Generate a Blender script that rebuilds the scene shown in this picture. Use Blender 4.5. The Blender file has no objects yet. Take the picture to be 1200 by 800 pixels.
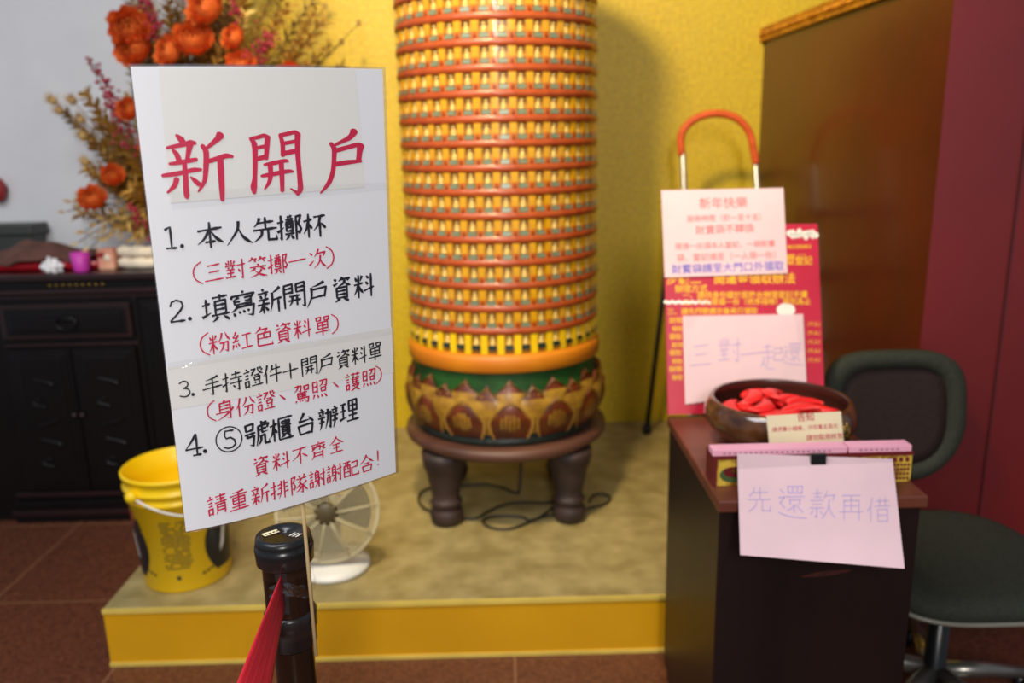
import bpy, bmesh, math, random
from mathutils import Vector, Matrix
from math import sin, cos, pi, radians, sqrt, atan2

S = bpy.context.scene
COL = S.collection
rnd = random.Random(7)

# ------------------------------------------------------------------ camera
CAM = Vector((0, 0, 1.5))
FPX = 960.0
_p, _r, _y = radians(13.6), radians(1.3), radians(.34)
FW = Vector((sin(_y)*cos(_p), cos(_y)*cos(_p), -sin(_p)))
_R0 = Vector((cos(_y), -sin(_y), 0)); _U0 = _R0.cross(FW)
RT = cos(_r)*_R0 - sin(_r)*_U0
UP = cos(_r)*_U0 + sin(_r)*_R0
cd = bpy.data.cameras.new('camera'); cam = bpy.data.objects.new('camera', cd); COL.objects.link(cam)
cd.sensor_width = 36; cd.lens = FPX*36/1200; cd.clip_start = .02
cam.matrix_world = Matrix(((RT.x, UP.x, -FW.x, CAM.x), (RT.y, UP.y, -FW.y, CAM.y), (RT.z, UP.z, -FW.z, CAM.z), (0, 0, 0, 1)))
cd.dof.use_dof = True; cd.dof.focus_distance = 1.10; cd.dof.aperture_fstop = 3.0
S.camera = cam
S.view_settings.view_transform = 'Standard'; S.view_settings.look = 'None'
S.view_settings.gamma = 1; S.view_settings.use_curve_mapping = False
S.view_settings.exposure = 0.0

# ------------------------------------------------------------------ light
W = bpy.data.worlds.new('room_light'); S.world = W; W.use_nodes = True
W.node_tree.nodes['Background'].inputs[0].default_value = (.80, .88, 1, 1)
W.node_tree.nodes['Background'].inputs[1].default_value = .30
def area(name, loc, target, sx, sy, power, color):
    l = bpy.data.lights.new(name, 'AREA'); l.shape = 'RECTANGLE'; l.size = sx; l.size_y = sy
    l.energy = power; l.color = color
    o = bpy.data.objects.new(name, l); COL.objects.link(o); o.location = loc
    o.rotation_euler = (Vector(target)-Vector(loc)).to_track_quat('-Z', 'Y').to_euler()
    return o
area('ceiling_lamp_hall', (-1.3, .5, 3.3), (-1.3, .8, 0), 2.2, 1.2, 84, (.97, .98, 1))
area('ceiling_lamp_entrance', (.25, -2.6, 2.9), (.0, 2.0, 1.2), .55, 1.3, 92, (1, .97, .92))
sl = bpy.data.lights.new('spot_lamp_shrine', 'SPOT'); sl.energy = 300; sl.color = (1, .80, .42); sl.spot_size = radians(82); sl.spot_blend = .7; sl.shadow_soft_size = .13
so = bpy.data.objects.new('spot_lamp_shrine', sl); COL.objects.link(so); so.location = (-.35, 1.35, 3.25)
so.rotation_euler = (Vector((.35, 3.6, 1.1))-Vector(so.location)).to_track_quat('-Z', 'Y').to_euler()

def ray(x, y): return FW + RT*((x-600)/FPX) - UP*((y-400)/FPX)
def atY(x, y, Y):
    v = ray(x, y); return CAM + v*(Y/v.y)
def atZ(x, y, Z):
    v = ray(x, y); return CAM + v*((Z-1.5)/v.z)
def plane_map(P0, N, off=0.0):
    N = N.normalized()
    if N.dot(CAM-P0) < 0: N = -N
    Q = P0 + N*off
    def f(x, y):
        v = ray(x, y); return CAM + v*((Q-CAM).dot(N)/v.dot(N))
    return f

# ------------------------------------------------------------------ materials
def lin(c):
    return tuple(((v/255)/12.92 if v/255 <= .04045 else ((v/255+.055)/1.055)**2.4) for v in c)
def mat(name, c, rough=.5, metal=0, c2=None, scale=8, bump=0, bscale=None, detail=4, spec=.5, coat=0, stretch=None, emit=0, lo=.35, hi=.65):
    m = bpy.data.materials.new(name); m.use_nodes = True
    nt = m.node_tree; b = nt.nodes['Principled BSDF']
    b.inputs['Base Color'].default_value = (*lin(c), 1)
    b.inputs['Roughness'].default_value = rough; b.inputs['Metallic'].default_value = metal
    b.inputs['Specular IOR Level'].default_value = spec
    b.inputs['Coat Weight'].default_value = coat; b.inputs['Coat Roughness'].default_value = .12
    if emit:
        b.inputs['Emission Color'].default_value = (*lin(c), 1); b.inputs['Emission Strength'].default_value = emit
    tc = nt.nodes.new('ShaderNodeTexCoord'); mp = nt.nodes.new('ShaderNodeMapping')
    if stretch: mp.inputs['Scale'].default_value = stretch
    nt.links.new(tc.outputs['Object'], mp.inputs[0])
    if c2 is None: c2 = tuple(v*.93 for v in c)
    n = nt.nodes.new('ShaderNodeTexNoise'); n.inputs['Scale'].default_value = scale; n.inputs['Detail'].default_value = detail
    r = nt.nodes.new('ShaderNodeValToRGB')
    r.color_ramp.elements[0].position = lo; r.color_ramp.elements[1].position = hi
    r.color_ramp.elements[0].color = (*lin(c2), 1); r.color_ramp.elements[1].color = (*lin(c), 1)
    nt.links.new(mp.outputs[0], n.inputs[0]); nt.links.new(n.outputs[0], r.inputs[0])
    nt.links.new(r.outputs[0], b.inputs['Base Color'])
    if bump:
        n2 = nt.nodes.new('ShaderNodeTexNoise'); n2.inputs['Scale'].default_value = bscale or scale*4; n2.inputs['Detail'].default_value = 5
        nt.links.new(mp.outputs[0], n2.inputs[0])
        bp = nt.nodes.new('ShaderNodeBump'); bp.inputs['Strength'].default_value = bump; bp.inputs['Distance'].default_value = .01
        nt.links.new(n2.outputs[0], bp.inputs['Height']); nt.links.new(bp.outputs[0], b.inputs['Normal'])
    return m
def clear(name, rough=.08, mix=.12):
    m = bpy.data.materials.new(name); m.use_nodes = True; nt = m.node_tree
    b = nt.nodes['Principled BSDF']; out = nt.nodes['Material Output']
    nt.nodes.remove(b); b = nt.nodes.new('ShaderNodeBsdfGlossy'); b.inputs['Roughness'].default_value = rough
    t = nt.nodes.new('ShaderNodeBsdfTransparent'); mx = nt.nodes.new('ShaderNodeMixShader'); mx.inputs[0].default_value = mix
    nt.links.new(t.outputs[0], mx.inputs[1]); nt.links.new(b.outputs[0], mx.inputs[2]); nt.links.new(mx.outputs[0], out.inputs[0])
    return m
M = {}
M['white_wall'] = mat('white_wall', (222, 222, 224), .8, scale=3, c2=(214, 214, 217))
M['gold_wall'] = mat('gold_wall', (222, 190, 20), .42, scale=60, c2=(200, 166, 12), bump=.35, bscale=130, spec=.6)
M['lacquer'] = mat('lacquer', (84, 20, 8), .36, scale=4, c2=(74, 16, 6), coat=.25)
M['red_lacquer'] = mat('red_lacquer', (112, 10, 14), .45, scale=3, c2=(104, 8, 12), spec=.8)
M['seam'] = mat('seam', (60, 8, 12), .6)
M['gold_trim'] = mat('gold_trim', (215, 150, 30), .35, .5, scale=30, c2=(160, 95, 15), bump=.6, bscale=60)
M['terrazzo'] = mat('terrazzo', (166, 148, 100), .38, scale=11, c2=(138, 120, 74), detail=9, bump=.03, bscale=200)
M['riser'] = mat('riser', (216, 158, 12), .42, scale=3, c2=(206, 148, 8))
M['edge'] = mat('edge', (226, 196, 90), .5)
# floor with tile joints
m = mat('granite_floor', (108, 64, 44), .16, scale=95, c2=(80, 43, 30), detail=8)
nt = m.node_tree; b = nt.nodes['Principled BSDF']; ramp = [n for n in nt.nodes if n.type == 'VALTORGB'][0]; mp = [n for n in nt.nodes if n.type == 'MAPPING'][0]
br = nt.nodes.new('ShaderNodeTexBrick'); br.offset = 0; br.inputs['Scale'].default_value = 1
br.inputs['Brick Width'].default_value = .6; br.inputs['Row Height'].default_value = .6; br.inputs['Mortar Size'].default_value = .004
br.inputs['Mortar'].default_value = (*lin((128, 88, 62)), 1)
nt.links.new(mp.outputs[0], br.inputs[0]); nt.links.new(ramp.outputs[0], br.inputs['Color1']); nt.links.new(ramp.outputs[0], br.inputs['Color2'])
nt.links.new(br.outputs[0], b.inputs['Base Color']); M['floor'] = m

M['paper'] = mat('sign_paper', (232, 232, 236), .5, scale=2, c2=(229, 229, 233), coat=.1)
M['paper_warm'] = mat('sign_paper_warm', (230, 227, 223), .5, scale=2, c2=(227, 224, 220), coat=.1)
M['clear_edge'] = clear('clear_laminate', .1, .25)
M['tape'] = clear('clear_tape', .06, .06)
M['wrap'] = clear('wrap_tape', .05, .16)
M['pane'] = clear('clear_pane', .07, .07)
M['red_ink'] = mat('red_ink', (208, 34, 76), .5)
M['black_ink'] = mat('black_ink', (28, 28, 38), .5)
M['purple_ink'] = mat('purple_ink', (192, 168, 206), .6)
M['blue_ink'] = mat('blue_ink', (120, 110, 200), .6)
M['pale_red_ink'] = mat('pale_red_ink', (232, 120, 120), .6)
M['yellow_ink'] = mat('yellow_ink', (245, 190, 30), .5)
M['pink_paper'] = mat('pink_paper', (230, 194, 199), .5, scale=3, coat=.2)
M['crimson_board'] = mat('crimson_board', (192, 30, 62), .35, scale=4, c2=(176, 24, 52), coat=.2)
M['cream_card'] = mat('cream_card', (246, 232, 190), .5, scale=6)
M['stick'] = mat('bamboo', (236, 210, 156), .6, scale=30, c2=(212, 180, 120), stretch=(1, 1, .1))
M['black_plastic'] = mat('black_plastic', (26, 26, 28), .28, scale=12)
M['post_metal'] = mat('post_metal', (78, 60, 40), .2, .85, scale=14, c2=(40, 30, 22), stretch=(1, 1, .2))
M['belt'] = mat('belt', (205, 22, 46), .6, scale=90, c2=(180, 14, 36), stretch=(.1, .1, 1))
M['belt_line'] = mat('belt_line', (150, 10, 30), .7)
M['bucket'] = mat('bucket_yellow', (250, 204, 6), .35, scale=4, c2=(240, 198, 4))
M['white_plastic'] = mat('white_plastic', (236, 232, 222), .4, scale=5)
M['fan_plastic'] = mat('fan_plastic', (214, 200, 160), .4, scale=6)
M['fan_blade'] = mat('fan_blade', (92, 80, 50), .4, scale=6)
M['dark_wood'] = mat('dark_wood', (13, 9, 10), .34, scale=9, c2=(8, 6, 7), stretch=(1, 1, .15), coat=.1, spec=.3)
M['edge_wood'] = mat('edge_wood', (40, 16, 15), .32, scale=9, c2=(28, 11, 11), stretch=(.15, 1, 1), coat=.25)
M['brass'] = mat('brass', (150, 118, 50), .4, .8)
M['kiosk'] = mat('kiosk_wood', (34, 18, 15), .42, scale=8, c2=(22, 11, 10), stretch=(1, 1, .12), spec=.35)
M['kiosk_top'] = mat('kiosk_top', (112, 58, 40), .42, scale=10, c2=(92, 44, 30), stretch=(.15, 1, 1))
M['glaze'] = mat('bowl_glaze', (96, 58, 30), .16, scale=26, c2=(52, 28, 18), coat=.6)
M['glaze_in'] = mat('bowl_inside', (62, 30, 22), .3, scale=10)
M['red_block'] = mat('red_block', (238, 40, 36), .38, scale=8, c2=(226, 30, 30))
M['box_gold'] = mat('box_gold', (216, 178, 66), .4, scale=45, c2=(150, 104, 30), lo=.4, hi=.55)
M['box_red'] = mat('box_maroon', (110, 26, 30), .4)
M['box_green'] = mat('box_green', (70, 96, 50), .5)
M['pad'] = mat('pink_pad', (244, 176, 196), .6, scale=80, c2=(236, 164, 186), stretch=(.05, .05, 6))
M['grey_mark'] = mat('grey_mark', (150, 96, 120), .6)
M['chair_cloth'] = mat('chair_cloth', (48, 50, 40), .75, scale=220, c2=(34, 36, 29), bump=.2, bscale=300, spec=.3)
M['chair_mesh'] = mat('chair_mesh', (44, 26, 22), .75, scale=260, c2=(26, 17, 15), spec=.3)
M['chair_rim'] = mat('chair_rim', (120, 116, 104), .4)
M['chrome'] = mat('grey_metal', (150, 146, 138), .3, .8)
M['orange_foam'] = mat('orange_foam', (226, 96, 36), .6, scale=30, c2=(206, 80, 26))
M['silver'] = mat('silver', (206, 200, 190), .3, .7)
M['dark_metal'] = mat('dark_metal', (56, 52, 44), .45, .4)
M['rubber'] = mat('rubber', (28, 28, 28), .8)
M['niche_back'] = mat('niche_back', (206, 150, 44), .4, scale=30)
M['niche_pillar'] = mat('niche_pillar', (226, 164, 14), .3, scale=30, coat=.2)
M['niche_pillar2'] = mat('niche_pillar_orange', (212, 114, 16), .3, scale=30, coat=.2)
M['niche_band'] = mat('niche_band', (174, 78, 28), .38, scale=20, c2=(160, 64, 20), coat=.15)
M['niche_dark'] = mat('niche_dark', (160, 48, 10), .35)
M['buddha'] = mat('buddha_gold', (244, 206, 112), .25, .15, scale=60, coat=.5)
M['niche_label'] = mat('niche_label', (124, 136, 108), .3, coat=.4)
M['niche_label_dark'] = mat('niche_label_dark', (34, 48, 40), .3, coat=.4)
M['bright_pillar'] = mat('bright_pillar', (252, 204, 20), .35)
M['orange_ring'] = mat('orange_ring', (208, 126, 12), .5, scale=8, c2=(198, 112, 8))
M['green_paint'] = mat('green_paint', (32, 84, 24), .5, scale=12, c2=(22, 62, 18))
M['petal_brown'] = mat('petal_brown', (110, 46, 10), .42, scale=16, c2=(76, 30, 6), coat=.1)
M['petal_gold'] = mat('petal_gold', (176, 134, 42), .42, scale=22, c2=(132, 92, 22), coat=.1)
M['petal_rim'] = mat('petal_rim', (190, 140, 56), .4)
M['green_black'] = mat('green_black', (34, 44, 34), .45)
M['stool_wood'] = mat('stool_wood', (96, 60, 46), .5, scale=9, c2=(72, 42, 32), stretch=(.3, 1, 1))
M['stool_leg'] = mat('stool_leg', (58, 40, 36), .6, scale=14, c2=(40, 28, 26), bump=.3, bscale=30)
M['red_streak'] = mat('reddish_streak', (92, 30, 20), .5, scale=40, c2=(50, 20, 15))
M['cable'] = mat('black_cable', (36, 30, 22), .5)
M['gold_leaf'] = mat('gold_leaf', (222, 178, 88), .36, .3, scale=14, c2=(170, 124, 50))
M['gold_leaf2'] = mat('pale_gold_leaf', (244, 214, 130), .32, .3, scale=14, c2=(214, 172, 84))
M['brown_leaf'] = mat('brown_leaf', (168, 134, 84), .6, scale=14, c2=(128, 96, 56))
M['straw'] = mat('straw', (200, 166, 104), .7, scale=14, c2=(170, 134, 80))
M['rose'] = mat('orange_petal', (244, 136, 62), .6, scale=14, c2=(230, 104, 38))
M['berry'] = mat('burgundy_berry', (172, 26, 60), .35, scale=14, c2=(136, 16, 46))
M['stem'] = mat('stem', (96, 70, 36), .7)
M['vase'] = mat('vase_red', (120, 24, 30), .3, scale=8, coat=.4)
M['cloth'] = mat('brown_cloth', (104, 66, 54), .9, scale=20, c2=(84, 52, 42), bump=.3, bscale=60)
M['tray'] = mat('red_tray', (200, 24, 40), .3, coat=.3)
M['magenta'] = mat('magenta_cup', (206, 60, 176), .5)
M['tissue'] = mat('tissue', (238, 236, 236), .9, scale=10)
M['bundle'] = mat('cream_bundle', (236, 222, 200), .7, scale=12)
M['peach'] = mat('peach_box', (226, 170, 140), .6, scale=20, c2=(210, 140, 120))
M['pot'] = mat('grey_pot', (62, 64, 62), .5)
M['knob_red'] = mat('dark_red', (150, 40, 42), .5)

# ------------------------------------------------------------------ mesh building
class MB:
    def __init__(s): s.bm = bmesh.new(); s.mats = []; s.cur = 0
    def m(s, key):
        k = M[key] if isinstance(key, str) else key
        if k not in s.mats: s.mats.append(k)
        s.cur = s.mats.index(k); return s
    def face(s, vs, smooth=False):
        try: f = s.bm.faces.new(vs)
        except ValueError: return None
        f.material_index = s.cur; f.smooth = smooth; return f
    def verts(s, pts): return [s.bm.verts.new(p) for p in pts]
    def poly(s, pts, smooth=False): return s.face(s.verts(pts), smooth)
    def hexa(s, b4, t4, bev=0):
        b = s.verts(b4); t = s.verts(t4)
        fs = [s.face(b[::-1]), s.face(t)]
        for i in range(4): fs.append(s.face((b[i], b[(i+1) % 4], t[(i+1) % 4], t[i])))
        if bev:
            es = list({e for f in fs if f for e in f.edges})
            r = bmesh.ops.bevel(s.bm, geom=es, offset=bev, segments=2, profile=.6, affect='EDGES', clamp_overlap=True)
            for f in r['faces']: f.material_index = s.cur
        return s
    def box(s, x0, x1, y0, y1, z0, z1, bev=0):
        return s.hexa([(x0, y0, z0), (x1, y0, z0), (x1, y1, z0), (x0, y1, z0)], [(x0, y0, z1), (x1, y0, z1), (x1, y1, z1), (x0, y1, z1)], bev)
    def lathe(s, prof, c=(0, 0, 0), n=32, axis=None, close=False, smooth=True, a0=0, a1=2*pi):
        c = Vector(c); full = abs(a1-a0-2*pi) < 1e-6
        q = Vector((0, 0, 1)).rotation_difference(Vector(axis)) if axis is not None else None
        rings = []
        for r, z in prof:
            ring = []
            for i in range(n if full else n+1):
                a = a0+(a1-a0)*i/n; p = Vector((r*cos(a), r*sin(a), z))
                if q: p = q @ p
                ring.append(s.bm.verts.new(c+p))
            rings.append(ring)
        k = len(rings[0])
        for j in range(len(rings)-1):
            for i in range(k if full else k-1):
                i2 = (i+1) % k
                s.face((rings[j][i], rings[j][i2], rings[j+1][i2], rings[j+1][i]), smooth)
        if close and full:
            s.face(rings[0][::-1]); s.face(rings[-1])
        return s
    def tube(s, pts, r, n=8, caps=True, closed=False):
        pts = [Vector(p) for p in pts]; N = len(pts); rings = []
        rr = r if isinstance(r, (list, tuple)) else [r]*N
        prev = None
        for i, p in enumerate(pts):
            if closed: d = pts[(i+1) % N]-pts[i-1]
            else: d = pts[min(i+1, N-1)]-pts[max(i-1, 0)]
            d.normalize()
            a = Vector((0, 0, 1)) if abs(d.z) < .9 else Vector((1, 0, 0))
            if prev is not None:
                u = prev - d*prev.dot(d)
                if u.length < 1e-4: u = d.cross(a)
            else: u = d.cross(a)
            u.normalize(); v = d.cross(u); prev = u
            rings.append([s.bm.verts.new(p+(u*cos(2*pi*k/n)+v*sin(2*pi*k/n))*rr[i]) for k in range(n)])
        for j in range(N if closed else N-1):
            A, B = rings[j], rings[(j+1) % N]
            for k in range(n): s.face((A[k], A[(k+1) % n], B[(k+1) % n], B[k]), True)
        if caps and not closed: s.face(rings[0][::-1]); s.face(rings[-1])
        return s
    def ball(s, c, r, sub=2, scale=(1, 1, 1), rot=None):
        mtx = Matrix.Translation(Vector(c)) @ (rot.to_4x4() if rot else Matrix()) @ Matrix.Diagonal((r*scale[0], r*scale[1], r*scale[2], 1))
        res = bmesh.ops.create_icosphere(s.bm, subdivisions=sub, radius=1, matrix=mtx)
        for f in {f for v in res['verts'] for f in v.link_faces}: f.material_index = s.cur; f.smooth = True
        return s
    def grid(s, fn, nu, nv, smooth=True, matfn=None):
        vs = [[s.bm.verts.new(fn(i/nu, j/nv)) for i in range(nu+1)] for j in range(nv+1)]
        for j in range(nv):
            for i in range(nu):
                f = s.face((vs[j][i], vs[j][i+1], vs[j+1][i+1], vs[j+1][i]), smooth)
                if matfn and f:
                    s.m(matfn((i+.5)/nu, (j+.5)/nv)); f.material_index = s.cur
        return vs
    def build(s, name, parent=None, kind=None, normals=True, label=None, group=None, cat=None):
        if normals: bmesh.ops.recalc_face_normals(s.bm, faces=s.bm.faces[:])
        if parent is not None: org = root_loc(parent)
        else:
            lo = Vector((min(v.co.x for v in s.bm.verts), min(v.co.y for v in s.bm.verts), min(v.co.z for v in s.bm.verts)))
            hi = Vector((max(v.co.x for v in s.bm.verts), max(v.co.y for v in s.bm.verts), max(v.co.z for v in s.bm.verts)))
            org = Vector(((lo.x+hi.x)/2, (lo.y+hi.y)/2, lo.z))
        bmesh.ops.translate(s.bm, verts=s.bm.verts[:], vec=-org)
        me = bpy.data.meshes.new(name); s.bm.to_mesh(me); s.bm.free()
        for k in s.mats: me.materials.append(k)
        o = bpy.data.objects.new(name, me); COL.objects.link(o)
        if parent is not None: o.parent = parent
        else: o.location = org
        if kind: o['kind'] = kind
        if label: o['label'] = label
        if cat: o['category'] = cat
        if group: o['group'] = group
        return o
def root_loc(o):
    p = Vector(o.location)
    while o.parent: o = o.parent; p = p + Vector(o.location)
    return p
def solidify(o, t, off=-1):
    md = o.modifiers.new('thickness', 'SOLIDIFY'); md.thickness = t; md.offset = off; return o
def thing(name, loc, label, cat, group=None):
    o = bpy.data.objects.new(name, None); COL.objects.link(o); o.location = loc; o.empty_display_size = .05
    o['label'] = label; o['category'] = cat
    if group: o['group'] = group
    return o
def smooth_path(pts, n=6, closed=False):
    pts = [Vector(p) for p in pts]; out = []; N = len(pts)
    rng = range(N if closed else N-1)
    for i in rng:
        if closed: p0, p1, p2, p3 = pts[i-1], pts[i], pts[(i+1) % N], pts[(i+2) % N]
        else: p0, p1, p2, p3 = pts[max(i-1, 0)], pts[i], pts[i+1], pts[min(i+2, N-1)]
        for k in range(n):
            t = k/n
            out.append(.5*((2*p1)+(p2-p0)*t+(2*p0-5*p1+4*p2-p3)*t*t+(3*p1-p0-3*p2+p3)*t**3))
    if not closed: out.append(pts[-1])
    return out

# ------------------------------------------------------------------ lettering
def brush(mb, pts, ws, U, smooth=True):
    """one brush stroke in picture-plane units laid on a surface by U"""
    P = [Vector((x, y, 0)) for x, y in pts]
    if smooth and len(P) > 2:
        n = 5; Q = smooth_path(P, n); wq = []
        for i in range(len(P)-1):
            for k in range(n): wq.append(ws[i]+(ws[i+1]-ws[i])*k/n)
        wq.append(ws[-1])
    else: Q, wq = P, list(ws)
    if smooth or len(Q) == 2:
        L, R = [], []
        for i, p in enumerate(Q):
            d = Q[min(i+1, len(Q)-1)]-Q[max(i-1, 0)]
            if d.length < 1e-6: d = Vector((1, 0, 0))
            d.normalize(); n_ = Vector((-d.y, d.x, 0))
            L.append(p+n_*wq[i]/2); R.append(p-n_*wq[i]/2)
        l = mb.verts([U(p.x, p.y) for p in L]); r = mb.verts([U(p.x, p.y) for p in R])
        for i in range(len(Q)-1): mb.face((l[i], l[i+1], r[i+1], r[i]))
        ends = ((0, -1), (len(Q)-1, 1))
        for i, sg in ends:
            d = (Q[1]-Q[0]) if i == 0 else (Q[-1]-Q[-2])
            d.normalize(); n_ = Vector((-d.y, d.x, 0)); w = wq[i]/2
            if w < .15: continue
            mb.poly([U(*(Q[i]+(n_*cos(a)+d*sg*sin(a)*.8)*w)[:2]) for a in [k*pi/6 for k in range(7)]])
    else:
        for i in range(len(Q)-1): brush(mb, [Q[i][:2], Q[i+1][:2]], [wq[i], wq[i+1]], U)

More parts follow.
